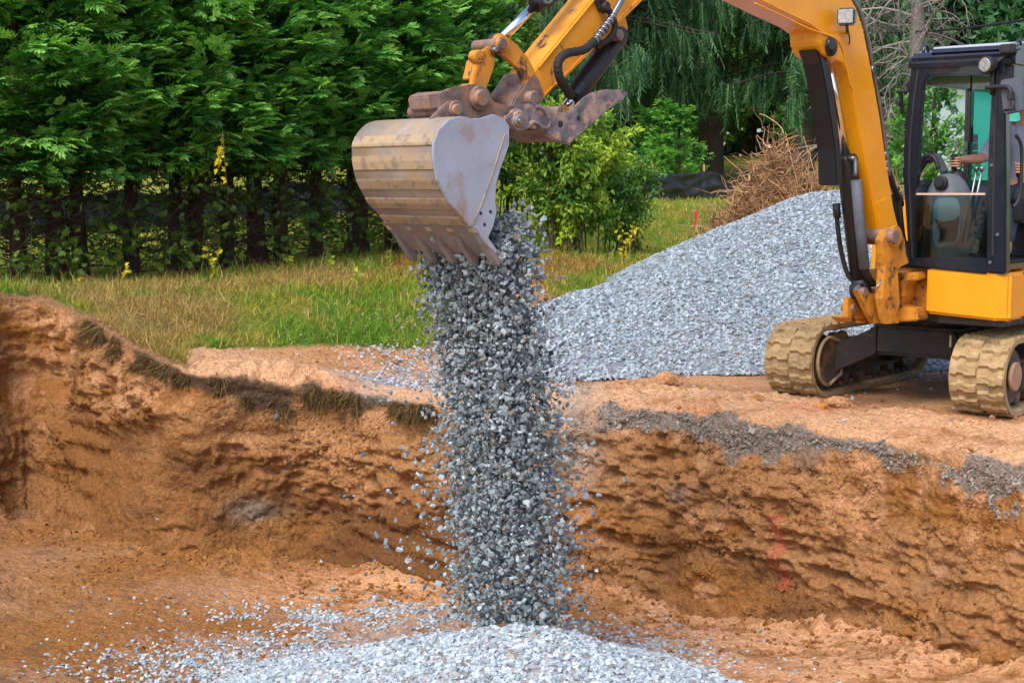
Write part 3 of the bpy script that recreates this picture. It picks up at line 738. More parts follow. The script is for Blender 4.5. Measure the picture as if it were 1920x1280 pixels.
tag(link('grass', scatter_mesh('grass', BT, np.stack([x, y, z + .015], 1), frame_rot(Y), np.stack([rng.uniform(.9, 1.8, n) * .10 * (1 + (y - 13) * .05), hgt, hgt], 1), gcl), 'blade', origin=(0, 18, 0)),
    'rough yellow green grass between the pit and the hedge', 'grass', kind='stuff')
# roots and dead grass hanging out of the cut turf
bi = np.where((bandL > .45) & (WALL_tp > 0) & (fbm(P * 2.6, 3, 89) > -.22))[0]; bi = rng.choice(bi, 4200); n = len(bi)
Y = np.stack([rng.normal(0, .45, n), -.35 + rng.normal(0, .35, n), -rng.uniform(.1, 1.1, n)], 1)
rc = mixcol(np.tile(C(58, 46, 36), (n, 1)), C(160, 132, 84), rng.beta(1.2, 2, n)); L_ = rng.gamma(3, .03, n) + .03
tag(link('hanging_roots', scatter_mesh('hanging_roots', BT, WALL_P[bi], frame_rot(Y), np.stack([np.full(n, .10), L_, L_], 1), rc), 'blade', origin=(-2, 13, 0)),
    'dark roots and dead grass hanging from the cut turf along the pit edge', 'roots', kind='stuff')
# ------------------------------------------------------------------ excavator
MF, ML, UP = Vector((-.638, -.77, 0)), Vector((.77, -.638, 0)), Vector((0, 0, 1))
MC0 = Vector((3.74, 13.02, 0))
def W(a, b, z): return MC0 + MF * a + ML * b + UP * z
def fr(px, py, a=1.1): return onplane(px, py, W(a, 0, 0), MF)
def sdp(px, py, b=1.0): return onplane(px, py, W(0, b, 0), ML)
exc = tag(empty('excavator', MC0), 'yellow tracked excavator with a black cab tipping gravel from its raised bucket', 'excavator')
def mbox(m, a0, a1, b0, b1, z0, z1, bev=0):
    return m.box(W((a0 + a1) / 2, (b0 + b1) / 2, (z0 + z1) / 2), MF, ML, UP, abs(a1 - a0) / 2, abs(b1 - b0) / 2, abs(z1 - z0) / 2, bev)
def part(name, mat, m, parent=None, smooth=False): return m.build(name, mat, parent or exc, smooth)

# ---- tracks
TR, AF, AR = .315, .865, -.90
def loop_pt(s, r=TR, sag=0):
    """point on the belt loop, s in metres from the front bottom going backwards; returns a, z, tangent angle"""
    Ls = AF - AR; arc = math.pi * TR; tot = 2 * Ls + 2 * arc; s %= tot
    if s < arc:                                      # front, from bottom up
        t = s / arc * math.pi; return AF + r * math.sin(t), TR - r * math.cos(t), t
    s -= arc
    if s < Ls: return AF - s, TR + r - sag * math.sin(s / Ls * math.pi), math.pi
    s -= Ls
    if s < arc:
        t = s / arc * math.pi; return AR - r * math.sin(t), TR + r * math.cos(t), math.pi + t
    s -= arc
    return AR + s, TR - r, 2 * math.pi
TOT = 2 * (AF - AR) + 2 * math.pi * TR
lug_src = None
for side in (-1, 1):
    bc = side * .83
    m = MB(); nseg = 120; rings = []
    for i in range(nseg):
        s = TOT * i / nseg; ring = []
        for r, b in ((TR - .005, -.225), (TR - .022, -.2), (TR - .022, .2), (TR - .005, .225), (TR - .045, .225), (TR - .06, .19), (TR - .06, -.19), (TR - .045, -.225)):
            a, z, t = loop_pt(s, r); ring.append(m.bm.verts.new(W(a, bc + b, z)))
        rings.append(ring)
    for i in range(nseg):
        A, B = rings[i], rings[(i + 1) % nseg]
        for k in range(8): m.bm.faces.new((A[k], A[(k + 1) % 8], B[(k + 1) % 8], B[k]))
    belt = part('track', 'track_mud', m)
    belt['label'] = 'muddy tan rubber track'
    # inner guide lugs joined to the steel core; idler, sprocket, rollers, frame
    inner = bc - side * .225; outer = bc + side * .225
    if lug_src is None:
        bm = bmesh.new()          # one tread lug, local frame: x across the belt, y along the belt, z outwards
        prof = [(-.5, -.028), (-.28, -.034), (-.22, -.016), (.02, -.02), (.08, -.036), (.5, -.03), (.5, .022), (.1, .018), (.02, .034), (-.2, .036), (-.27, .02), (-.5, .024)]
        lo = [bm.verts.new((x * .216, y * 1.5, -.024)) for x, y in prof]; hi = [bm.verts.new((x * .206, y * .95, .004 + .003 * math.sin(9 * x))) for x, y in prof]
        bm.faces.new(hi); bm.faces.new(lo[::-1])
        for k in range(12): bm.faces.new((lo[k], lo[(k + 1) % 12], hi[(k + 1) % 12], hi[k]))
        bmesh.ops.recalc_face_normals(bm, faces=bm.faces)
        lug_me = bpy.data.meshes.new('lug'); bm.to_mesh(lug_me); bm.free(); lug_me.materials.append(MATS['track_mud'])
        lug_src = bpy.data.objects.new('lug', lug_me)
    NL = 40
    for i in range(NL):
        for half in (0, 1):
            s = TOT * (i + .5 * half) / NL; a, z, t = loop_pt(s, TR)
            bb = bc + (half - .5) * .222
            tang = MF * math.cos(t) + UP * math.sin(t); outw = MF * math.sin(t) - UP * math.cos(t)
            M = Matrix.Identity(4); X = tang.cross(outw)
            if half: X, tang = -X, -tang
            for k, v in enumerate((X, tang, outw)): M[0][k], M[1][k], M[2][k] = v
            M.translation = W(a, bb, z)
            copy_at(lug_src, belt, M)
    m = MB(); mbox(m, AR + .1, AF - .2, inner + side * .06, outer - side * .06, .16, .42, .03)
    part('track_frame', 'frame_dark', m)
    m = MB(); axd = ML * side
    m.disc(W(AF, inner + side * .07, TR), axd, .235, .31, 32, .08); m.disc(W(AF, inner + side * .03, TR), axd, .07, .39, 20)
    idl = part('idler_wheel', 'track_steel', m)
    m = MB(); m.disc(W(AR, inner + side * .07, TR), axd, .235, .31, 32, .08); part('sprocket', 'track_steel', m)
    if side > 0:
        m = MB(); m.disc(W(AF + .06, outer - .03, TR + .01), ML, .115, .035, 28, .3); part('hub_cover', 'hub_mud', m)
    else:
        # D-shaped guard plate over the far idler, seen from inside, with a rim of packed mud
        pl = []
        for k in range(19):
            t = math.pi * k / 18; pl.append((AF + .205 * math.sin(t), TR - .205 * math.cos(t)))
        pl += [(AF - .22, TR + .15), (AF - .22, TR - .13)]
        m = MB(); m.prism([W(a, inner - .0, z) for a, z in pl], -ML * .06, .008); gp = part('guard_plate', 'track_steel', m)
        m = MB(); m.tube([W(a, inner + .004, z) for a, z in pl] + [W(pl[0][0], inner + .004, pl[0][1])], .016, 8); m.build('rim', 'track_mud', gp)
    for k in range(5):
        m = MB(); m.disc(W(AR + .35 + k * .3, bc - .13, .135), ML, .08, .26, 20, .15); part('roller', 'track_steel', m)
    for k in range(16):                               # guide horns on the lower run, between the rollers
        m = MB(); a = AR + .05 + k * .115
        mbox(m, a - .02, a + .02, inner + side * .05, inner + side * .12, .055, .105, .008); part('guide_horn', 'track_steel', m)
    m = MB(); m.tube(smooth_path([W(AF - .22 - .05 * k, inner + side * .1, .47 + .03 * math.sin(k * 2)) for k in range(6)], 3), .05, 8); part('mud_cake', 'track_mud', m)
# ---- car body between the tracks
m = MB(); mbox(m, -.55, .5, -.42, .42, .36, .62, .03); part('car_body', 'frame_dark', m)
for sa in (-1, 1):
    for sb in (-1, 1):
        m = MB(); p = [W(sa * .12, sb * .36, .60), W(sa * .50, sb * .36, .60), W(sa * .68, sb * .62, .44), W(sa * .68, sb * .62, .20), W(sa * .48, sb * .36, .36), W(sa * .12, sb * .36, .36)]
        m.prism([W(sa * .15, sb * .34, .60), W(sa * .52, sb * .34, .60), W(sa * .52, sb * .34, .38), W(sa * .15, sb * .34, .38)], ML * sb * .02)
        a_ = [W(sa * .12, sb * .34, .605), W(sa * .52, sb * .34, .605), W(sa * .52, sb * .34, .37), W(sa * .12, sb * .34, .37)]
        b_ = [W(sa * .38, sb * .64, .43), W(sa * .78, sb * .64, .43), W(sa * .78, sb * .64, .20), W(sa * .38, sb * .64, .20)]
        va = [m.bm.verts.new(q) for q in a_]; vb = [m.bm.verts.new(q) for q in b_]
        for k in range(4): m.bm.faces.new((va[k], va[(k + 1) % 4], vb[(k + 1) % 4], vb[k]))
        m.bm.faces.new(vb); m.bm.faces.new(va[::-1])
        part('frame_leg', 'frame_dark', m)
m = MB(); p = fr(1790, 640, .515); m.box(p, ML, UP, MF, .045, .05, .004); part('label_plate', 'label_white', m)
m = MB(); m.disc(W(0, 0, .60), UP, .42, .14, 40, .1); part('swing_bearing', 'frame_dark', m)
# ---- upper structure
def plan_prism(pts, z0, z1, bev=.03):
    m = MB(); m.prism([W(a, b, z0) for a, b in pts], UP * (z1 - z0), bev); return m
part('main_frame', 'frame_dark', plan_prism([(.85, -.25), (.95, .3), (1.05, .45), (1.05, .98), (-1.05, .98), (-1.05, -.9), (-.3, -.9), (.3, -.5)], .72, .80, .01))
m = MB()
m.prism([W(1.12, .37, .80), W(1.12, .94, .77), W(1.05, 1.03, .77), W(.72, 1.03, .77), W(.72, .37, .77)], UP * .372, .022); part('front_panel', 'yellow_paint', m)
m = plan_prism([(.70, .40), (.70, 1.036), (-.35, 1.036), (-.35, .40)], .80, 1.12, .025); sdoor = part('side_door', 'yellow_paint', m)
for k in range(2):
    m = MB(); p0 = W(.62, 1.037, .90 + .10 * k); m.box(W(.40, 1.037, .93 + .08 * k), MF, UP, ML, .2, .012, .008, .004); m.build('pressed_rib', 'yellow_paint', sdoor)
m = plan_prism([(.70, .40), (.70, 1.033), (-.9, 1.033), (-.9, .40)], 1.125, 1.16, .01); part('deck_edge', 'yellow_paint', m)
m = plan_prism([(-.37, .40), (-.37, 1.03), (-.85, 1.0), (-1.18, .75), (-1.25, .4)], .78, 1.75, .05); part('rear_panel', 'yellow_paint', m)
m = plan_prism([(-.55, .40), (-1.25, .40), (-1.30, 0), (-1.22, -.55), (-.95, -.9), (-.5, -.9), (-.1, -.7), (-.1, -.1), (-.55, .1)], .78, 1.68, .06); part('engine_hood', 'yellow_paint', m)
m = plan_prism([(.42, .1), (.42, -.12), (.05, -.55), (-.1, -.6), (-.1, .1)], .80, 1.25, .04); part('tank_cover', 'yellow_paint', m)
for k in range(3):
    m = MB(); p = fr(1785 + 70 * k, 606, 1.0); m.disc(W(1.0 - .02 * k, .62 + .18 * k, .755), UP, .03, .03, 12); part('plug', 'yellow_dirty', m)
# ---- king post bracket on the frame
m = MB()
m.prism([fr(1683, 511, 1.02), fr(1742, 508, 1.02), fr(1742, 523, 1.02), fr(1722, 526, 1.02), fr(1716, 536, 1.02), fr(1716, 556, 1.02), fr(1708, 570, 1.02), fr(1740, 577, 1.02), fr(1742, 598, 1.02), fr(1700, 600, 1.02), fr(1672, 596, 1.02), fr(1674, 580, 1.02), fr(1692, 574, 1.02), fr(1711, 556, 1.02), fr(1709, 530, 1.02), fr(1684, 528, 1.02)], MF * .22, .012)
part('kingpost_bracket', 'yellow_dirty', m)
m = MB(); mbox(m, .7, 1.0, -.15, .38, .80, 1.15, .02); part('frame_nose', 'yellow_dirty', m)
m = MB(); mbox(m, .74, 1.02, -.12, .34, 1.15, 1.36, .03); part('valve_block', 'interior_dark', m)
# swing bracket (turns with the boom)
BS, BG, BN = Vector((2.95, 11.99, 0)), Vector((-.745, -.667, 0)), Vector((.667, -.745, 0))
def bp(px, py, off=0): return onplane(px, py, BS + BN * off, BN)
def slab(name, pts, off, w, mat, bev=.006, parent=None):
    m = MB(); m.prism([bp(x, y, off) for x, y in pts], -BN * w, bev); return part(name, mat, m, parent)
def circ(cx, cy, rx, n=14, a0=0, a1=360, ry=None):
    return [(cx + rx * math.cos(R(a0 + (a1 - a0) * k / (n - 1))), cy + (ry or rx) * math.sin(R(a0 + (a1 - a0) * k / (n - 1)))) for k in range(n)]
def pin(name, px, py, off0, off1, r, mat, parent=None, n=20):
    m = MB(); a, b = bp(px, py, off0), bp(px, py, off0) - BN * (off0 - off1); m.disc(a, (b - a), r, (b - a).length, n, .2); return part(name, mat, m, parent)
slab('swing_bracket', [(1655, 452), (1663, 432), (1676, 425), (1690, 432), (1697, 448), (1699, 475), (1705, 493), (1690, 500), (1684, 506), (1688, 570), (1680, 592), (1688, 606), (1664, 608), (1655, 560), (1660, 500), (1657, 478)], .23, .075, 'yellow_dirty')
slab('bracket_cheek', [(1655, 452), (1663, 432), (1676, 425), (1690, 432), (1697, 448), (1699, 475), (1700, 520), (1688, 606), (1655, 600), (1650, 540), (1655, 480)], -.14, .07, 'yellow_dirty')
slab('bracket_body', [(1656, 512), (1684, 506), (1690, 585), (1684, 606), (1658, 606), (1648, 575)], .14, .26, 'yellow_dirty', .01)
slab('cylinder_lug', [(1606, 545), (1632, 548), (1646, 560), (1668, 606), (1640, 607), (1628, 590), (1616, 565)], .11, .045, 'yellow_dirty')
slab('cylinder_lug', [(1606, 545), (1632, 548), (1646, 560), (1668, 606), (1640, 607), (1628, 590), (1616, 565)], -.055, .045, 'yellow_dirty')
pin('boom_pin', 1681, 443, .285, -.13, .062, 'rusty_steel')
pin('pin_collar', 1681, 443, .262, .225, .085, 'yellow_dirty')
# bracket of the swing cylinder, low on the far side of the post
br = MB(); br.prism([bp(x, y, -.02) for x, y in [(1590, 558), (1640, 558), (1648, 603), (1600, 603), (1588, 596)]], -BN * .05, .008)
br.prism([bp(x, y, -.14) for x, y in [(1590, 560), (1640, 560), (1648, 603), (1600, 603), (1588, 596)]], -BN * .05, .008)
br.prism([bp(x, y, -.02) for x, y in [(1590, 596), (1645, 596), (1648, 606), (1600, 606)]], -BN * .17, .006); part('swing_link_bracket', 'yellow_dirty', br)
pin('swing_link_pin', 1604, 578, .0, -.12, .035, 'rusty_steel')

# ---- boom: box section, outline on its near face
boomN = [(1651, 447), (1640.6, 397), (1619, 281), (1600, 187), (1590, 140), (1580, 118), (1563, 112), (1547, 102), (1538, 82), (1537, 60), (1519, 47), (1470, 24), (1415, -3), (1350, -36), (1285, -76), (1235, -110), (1215, -128),
         (1196, -160), (1205, -190), (1232, -206), (1290, -190), (1380, -160), (1470, -118), (1540, -70), (1585, -22), (1606, 16), (1619, 56), (1631, 115), (1650, 219), (1661, 297), (1675, 384), (1684, 425), (1688, 442), (1680, 458), (1664, 460)]
boom = slab('boom', boomN, .14, .28, 'yellow_paint', .008)
# flange bead that follows the side plate, and a reinforcing plate near the foot
m = MB(); m.tube(smooth_path([bp(x, y, .146) for x, y in [(1415, 6), (1470, 32), (1519, 55), (1545, 64), (1568, 74), (1580, 92), (1587, 125), (1596, 165)]], 5), .007, 6); m.build('weld_bead', 'yellow_paint', boom)
m = MB(); m.prism([bp(x, y, .152) for x, y in [(1643, 380), (1664, 371), (1674, 388), (1684, 424), (1652, 436)]], -BN * .012, .003); m.build('doubler_plate', 'yellow_paint', boom)
pin('cylinder_pin', 1562, 88, .165, -.15, .07, 'cylinder_black')
pin('pin_cap', 1561, 83, .20, .165, .045, 'black_paint'); pin('pin_cap', 1565, 96, .195, .165, .022, 'rubber')
# grey pipe along the back of the boom
m = MB(); m.tube(smooth_path([bp(x, y, .10) for x, y in [(1540, -66), (1590, -12), (1612, 22), (1624, 60), (1635, 118), (1652, 215), (1663, 300), (1667, 330)]], 6), .017, 10); part('hydraulic_pipe', 'zinc', m)
for (x, y) in [(1640, 130), (1664, 290), (1666, 306), (1668, 318)]:
    m = MB(); m.disc(bp(x, y, .13), -BN, .028, .06, 12); part('pipe_clamp', 'zinc', m)
for k, o in enumerate((.10, .04, -.03)):
    m = MB(); m.tube(smooth_path([bp(1667, 326, o), bp(1676, 352, o - .02), bp(1690, 384, o - .08), W(1.12, .12 - .03 * k, 1.72), W(1.05, .12 - .04 * k, 1.45), W(.9, .1, 1.25)], 6), .024, 8); part('hose', 'rubber', m)
# work lamp on the boom
m = MB(); c = bp(1588, 32, .24); ax = (BG * .9 + BN * .42).normalized(); side_ = UP.cross(ax).normalized()
m.box(c, side_, UP, ax, .065, .062, .05, .015); lamp = part('work_lamp', 'black_paint', m)
m = MB(); m.box(c + ax * .051, side_, UP, ax, .054, .051, .006, .004); m.build('lens', 'lamp_glass', lamp)
m = MB(); m.tube([c - UP * .06, c - UP * .1 - ax * .03, bp(1590, 62, .15)], .012, 8); m.tube(smooth_path([c - UP * .08, bp(1590, 58, .19), bp(1593, 72, .17), bp(1592, 84, .16)], 4), .006, 6); m.build('bracket', 'black_paint', lamp)
# boom cylinder in front of the boom
rod0, bar0, bar1 = bp(1550, 92, 0), bp(1586, 290, 0), bp(1613, 520, 0)
m = MB(); m.cyl(rod0, bar0, .036, 18); part('cylinder_rod', 'chrome', m)
m = MB(); m.tube([bar0, bar0.lerp(bar1, .02), bar0.lerp(bar1, .08), bar1], [.07, .086, .080, .078], 24); part('boom_cylinder', 'cylinder_black', m)
m = MB(); m.disc(bp(1620, 545, .055), -BN, .07, .10, 24); m.cyl(bar1, bp(1617, 545, 0), .075, 20); part('cylinder_foot', 'cylinder_black', m)
pin('foot_pin', 1624, 548, .12, .02, .04, 'rusty_steel')
slab('rod_guard', [(1530, 92), (1551, 103), (1563, 160), (1577, 280), (1580, 346), (1569, 348), (1566, 280), (1550, 170), (1540, 118)], .10, .17, 'black_paint', .008)
m = MB(); m.tube([bp(1605, 338, .11), bp(1612, 420, .11), bp(1621, 503, .11)], .042, 12); part('hose_sleeve', 'grey_sleeve', m)
m = MB(); m.tube(smooth_path([bp(1592, 298, .06), bp(1599, 297, .09), bp(1603, 300, .10), bp(1604, 330, .11)], 4), .018, 10); part('hose_fitting', 'zinc', m)
m = MB(); m.disc(bp(1589, 298, .06), bp(1604, 297, .09) - bp(1589, 298, .06), .022, .08, 12); part('hose_elbow', 'black_paint', m)
m = MB(); m.tube(smooth_path([bp(1620, 500, .11), bp(1628, 520, .10), bp(1640, 535, .06), bp(1652, 548, .0)], 5), .028, 8); part('hose', 'rubber', m)
m = MB(); m.tube(smooth_path([bp(1570, 400, -.08), bp(1570, 420, -.08), bp(1578, 475, -.08), bp(1590, 515, -.06), bp(1604, 530, -.02)], 5), .019, 8); part('hose', 'rubber', m)
m = MB(); m.cyl(bp(1568, 382, -.08), bp(1570, 408, -.08), .03, 12); part('hose_fitting', 'cylinder_black', m)
m = MB(); m.tube(smooth_path([bp(1634, 540, .16), bp(1644, 538, .18), bp(1652, 528, .2), bp(1652, 524, .2)], 4), .008, 6); part('grease_line', 'zinc', m)
# arm cylinder on top of the boom (beyond the frame) and the arm
m = MB(); m.cyl(bp(1560, -80, 0), bp(1330, -215, 0), .08, 20); part('arm_cylinder', 'cylinder_black', m)
m = MB(); m.cyl(bp(1330, -215, 0), bp(1240, -262, 0), .04, 16); part('cylinder_rod', 'chrome', m)
armN = [(1109, 0), (1006, 127), (984, 160), (966, 186), (960, 204), (966, 222), (984, 226), (1000, 212), (1014, 191), (1100, 108), (1206, 0), (1268, -66), (1282, -150), (1262, -262), (1236, -276), (1216, -262), (1190, -190), (1165, -80)]
arm = slab('arm', armN, .12, .24, 'yellow_worn', .008)
m = MB(); m.prism([bp(x, y, .13) for x, y in [(1098, 108), (1206, 0), (1213, -8), (1205, -10), (1022, 178)]], -BN * .03, .003); m.build('flange', 'yellow_worn', arm)
m = MB(); m.tube([bp(x, y, .127) for x, y in [(1165, -60), (1112, 3), (1060, 66), (1010, 128)]], .006, 6); m.build('weld_bead', 'yellow_worn', arm)
pin('arm_pin', 1238, -150, .22, -.22, .06, 'rusty_steel')
slab('arm_nose', [(1000, 134), (1013, 150), (1022, 178), (1012, 196), (998, 214), (984, 227), (966, 223), (958, 204), (966, 184), (984, 158)], .135, .27, 'rusty_steel', .01)
# bucket cylinder
m = MB(); m.cyl(bp(940, 74, 0), bp(1006, 8, 0), .030, 18); part('cylinder_rod', 'chrome', m)
m = MB(); m.tube([bp(1003, 11, 0), bp(1008, 6, 0), bp(1016, -2, 0), bp(1180, -185, 0)], [.052, .062, .058, .055], 20); part('bucket_cylinder', 'cylinder_black', m)
m = MB(); m.tube(smooth_path([bp(1020, 4, .05), bp(1030, 8, .09), bp(1036, 3, .1), bp(1046, -4, .1)], 4), .02, 10); part('hose_elbow', 'cylinder_black', m)
# linkage
cres = [(930, 84), (934, 70), (946, 66), (958, 73), (971, 85), (991, 109), (1002, 129), (1008, 153), (1014, 172), (1012, 190), (1000, 196), (988, 188), (986, 173), (980, 149), (969, 127), (949, 109), (936, 100)]
slab('side_link', cres, .128, .032, 'yellow_dirty'); slab('side_link', [(x + 2, y + 2) for x, y in cres], -.075, .035, 'yellow_dirty')
pin('link_pin', 944, 82, .165, -.10, .036, 'rusty_steel'); pin('pin_collar', 944, 82, .152, .13, .05, 'yellow_dirty')
for o in (.045, -.07): pin('rod_eye', 941, 80, o + .04, o, .055, 'yellow_dirty')
pin('rod_boss', 938, 78, .04, -.03, .052, 'cylinder_black')
pin('bolt', 931, 93, .145, .10, .016, 'zinc')
slab('bucket_link', [(898, 112), (906, 96), (918, 88), (930, 82), (934, 92), (929, 104), (928, 124), (914, 164), (908, 184), (890, 186), (884, 172), (890, 140)], .088, .045, 'yellow_dirty')
slab('bucket_link', [(898, 112), (906, 96), (918, 88), (930, 82), (934, 92), (929, 104), (928, 124), (914, 164), (908, 184), (890, 186), (884, 172), (890, 140)], -.055, .045, 'yellow_dirty')
slab('link_web', [(900, 112), (922, 102), (924, 124), (912, 150), (892, 148)], .06, .13, 'yellow_dirty')
slab('link_web', [(889, 156), (900, 156), (898, 166), (886, 168)], .06, .13, 'yellow_dirty')
pin('link_boss', 900, 106, .10, .03, .04, 'yellow_dirty')
pin('arm_link_pin', 1004, 184, .19, -.15, .046, 'rusty_steel')
# quick coupler
for o in (.17, -.12):
    slab('coupler_cheek', [(826, 176), (846, 166), (884, 158), (904, 160), (918, 172), (926, 190), (948, 198), (972, 200), (990, 212), (988, 232), (970, 240), (948, 232), (925, 214), (905, 222), (872, 214), (850, 208), (830, 208)], o, .05, 'rusty_steel', .008)
slab('coupler_body', [(822, 178), (840, 170), (870, 172), (878, 196), (850, 204), (826, 206)], .15, .30, 'rusty_steel', .012)
pin('coupler_pin', 906, 184, .235, -.23, .052, 'rusty_steel'); pin('coupler_boss', 903, 184, .20, .165, .075, 'rusty_steel')
# bucket: side plates, curved shell with wear bars, ears, lip and teeth
side = [(813, 285), (813.5, 268), (823, 244), (842, 225), (866, 218), (890, 224), (908, 220), (927, 214), (945, 222), (955.5, 236), (955, 273), (940, 313), (931, 345), (929.5, 377), (932, 398), (925.5, 424), (916, 446), (926, 462), (905, 458), (880, 424), (842, 380), (820.6, 337), (814, 302)]
bucket = slab('bucket', [(x, y) for x, y in side], .41, .022, 'bucket_steel', .004)
bk = slab('side_plate', side, -.388, .022, 'bucket_steel', .004, bucket)
m = MB(); m.tube([bp(x, y, .413) for x, y in [(947, 250), (925, 320), (902, 385), (884, 426)]], .0035, 6); m.build('weld_bead', 'wear_bar', bucket)
for (x, y) in [(902, 400), (920, 397), (909, 421)]:
    m = MB(); m.disc(bp(x, y, .412), -BN, .011, .03, 12); m.build('bolt_hole', 'interior_dark', bucket)
curve = [(908, 221), (890, 224), (866, 218), (842, 225), (823, 244), (813.5, 268), (813, 285), (814, 302), (820.6, 337), (842, 380), (880, 424), (902, 450)]
cw = [bp(x, y, .39) for x, y in curve]; cs = smooth_path(cw, 5)
cin = Vector((0, 0, 0)); cen = bp(900, 310, .39)
m = MB(); outer_ = [p for p in cs]; inn_ = [p + (cen - p).normalized() * .018 for p in cs]
va = [[m.bm.verts.new(p - BN * o) for p in outer_] for o in (0, .778)]; vb = [[m.bm.verts.new(p - BN * o) for p in inn_] for o in (0, .778)]
for i in range(len(cs) - 1):
    f = m.bm.faces.new((va[0][i], va[0][i + 1], va[1][i + 1], va[1][i])); f.smooth = True
    f = m.bm.faces.new((vb[0][i], vb[1][i], vb[1][i + 1], vb[0][i + 1])); f.smooth = True
    for k in (0, 1): m.bm.faces.new((va[k][i], vb[k][i], vb[k][i + 1], va[k][i + 1]))
for i in (0, -1): m.bm.faces.new((va[0][i], va[1][i], vb[1][i], vb[0][i]))
m.build('shell', 'bucket_back', bucket)
def shell_pt(px, py):
    q = bp(px, py, .39); return min(cs, key=lambda p: (p - q).length)
for (y0, y1) in [(252, 276), (291, 320), (334, 358), (370, 393), (403, 420)]:
    cand = [(x, y) for x, y in zip(*(np.interp(np.linspace(0, 1, 200), np.linspace(0, 1, len(curve)), c) for c in zip(*curve)))]
    seg = [bp(x, y, .385) for x, y in cand if y0 <= y <= y1 and x < 905][::2]
    if len(seg) < 2: continue
    m = MB(); cent = bp(905, 320, .385); o = [p + (p - cent).normalized() * .016 for p in seg]
    pts = o + [p + (cent - p).normalized() * .004 for p in seg[::-1]]
    m.prism(pts, -BN * .765, .003); m.build('wear_bar', 'wear_bar', bucket)
lipn = [(880, 424), (884, 418), (932, 470), (936, 480), (928, 478)]
m = MB(); m.prism([bp(x, y, .415) for x, y in lipn], -BN * .83, .004); m.build('cutting_edge', 'tooth_steel', bucket)
m = MB(); m.prism([bp(x, y, .43) for x, y in [(888, 426), (896, 424), (918, 448), (934, 470), (930, 478), (912, 460)]], -BN * .045, .006); m.build('side_cutter', 'bucket_steel', bucket)
for k in range(5):
    o = .425 - k * .195
    m = MB(); m.prism([bp(x, y, .425) - BN * (.425 - o) for x, y in [(893, 432), (900, 436), (931, 468), (940, 488), (938, 500), (931, 497), (920, 478)]], -BN * .062, .008)
    tooth = m.build('tooth', 'tooth_steel', bucket)
    m = MB(); m.prism([bp(x, y, .43) - BN * (.425 - o) for x, y in [(885, 428), (893, 431), (897, 438), (890, 437)]], -BN * .05, .004); m.build('tooth_weld', 'wear_bar', bucket)
for o in (.20, -.16):
    slab('ear', [(806, 226), (826, 206), (842, 191), (852, 188), (866, 199), (886, 212), (908, 222), (870, 224)], o, .035, 'rusty_steel', .006, bucket)
pin('ear_pin', 859, 206, .235, -.21, .034, 'rusty_steel', bucket); pin('ear_boss', 857, 205, .215, .19, .052, 'rusty_steel', bucket)
# thumb
thumb = [(954, 221), (965, 206), (980, 197), (997.5, 193.6), (1015, 197), (1032.6, 203.5), (1050, 211), (1067.6, 211), (1081, 201), (1098, 184), (1116, 173), (1142, 167.4), (1164, 168.5), (1179, 174), (1168, 189), (1160, 191), (1151, 201), (1143, 204), (1134, 213), (1124.5, 220), (1116, 229), (1106, 236), (1098, 244), (1090, 251), (1081, 260), (1067.6, 271), (1050, 267), (1024, 251.6), (1010.7, 236), (997.5, 232), (989, 238.5), (978, 245), (962.5, 243)]
def holed(pts, holes, off, w):
    m = MB(); m.prism([bp(x, y, off) for x, y in pts], -BN * w, .007); return m
th = part('thumb', 'thumb_steel', holed(thumb, [], .255, .04))
slab('thumb_plate', thumb, -.19, .04, 'thumb_steel', .006, th)
for (x, y) in [(1051, 233), (1085, 222)]:
    m = MB(); m.disc(bp(x, y, .257), -BN, .022 if x < 1060 else .017, .01, 18); m.build('hole', 'interior_dark', th)
m = MB(); m.tube(smooth_path([bp(x, y, .258) for x, y in [(975, 243), (990, 237), (998, 230), (1010, 233), (1018, 240), (1026, 240), (1031, 232), (1027, 217), (1017, 204), (1004, 200)]], 5), .013, 8); m.build('plate_edge', 'thumb_steel', th)
m = MB(); m.prism([bp(x, y, .215) for x, y in [(1010, 243), (1030, 252), (1060, 266), (1078, 258), (1070, 250), (1040, 240), (1014, 232)]], -BN * .41, .006); m.build('cross_plate', 'rusty_steel', th)
pin('thumb_pin', 977, 227, .30, -.24, .038, 'rusty_steel', th); pin('thumb_boss', 977, 227, .275, .25, .062, 'thumb_steel', th); pin('pin_bolt', 977, 227, .315, .30, .018, 'zinc', th)
pin('stop_pin', 1051, 208, .22, -.2, .03, 'rusty_steel', th)
t0, t1 = bp(1160, 66, 0), bp(1060, 203, 0)
m = MB(); m.tube([t0, t0.lerp(t1, .03), t0.lerp(t1, .85), t0.lerp(t1, .87)], [.058, .068, .068, .06], 20); part('thumb_cylinder', 'cylinder_black', m)
m = MB(); m.cyl(t0.lerp(t1, .85), t1, .034, 16); part('cylinder_rod', 'chrome', m)
slab('thumb_bracket', [(1150, 48), (1172, 24), (1178, 52), (1174, 72), (1160, 76), (1150, 66)], .1, .03, 'yellow_worn'); slab('thumb_bracket', [(1150, 48), (1172, 24), (1178, 52), (1174, 72), (1160, 76), (1150, 66)], -.07, .03, 'yellow_worn')
pin('cylinder_pin', 1164, 66, .15, -.14, .036, 'rusty_steel'); pin('pin_ring', 1168, 66, .135, .10, .056, 'cylinder_black')
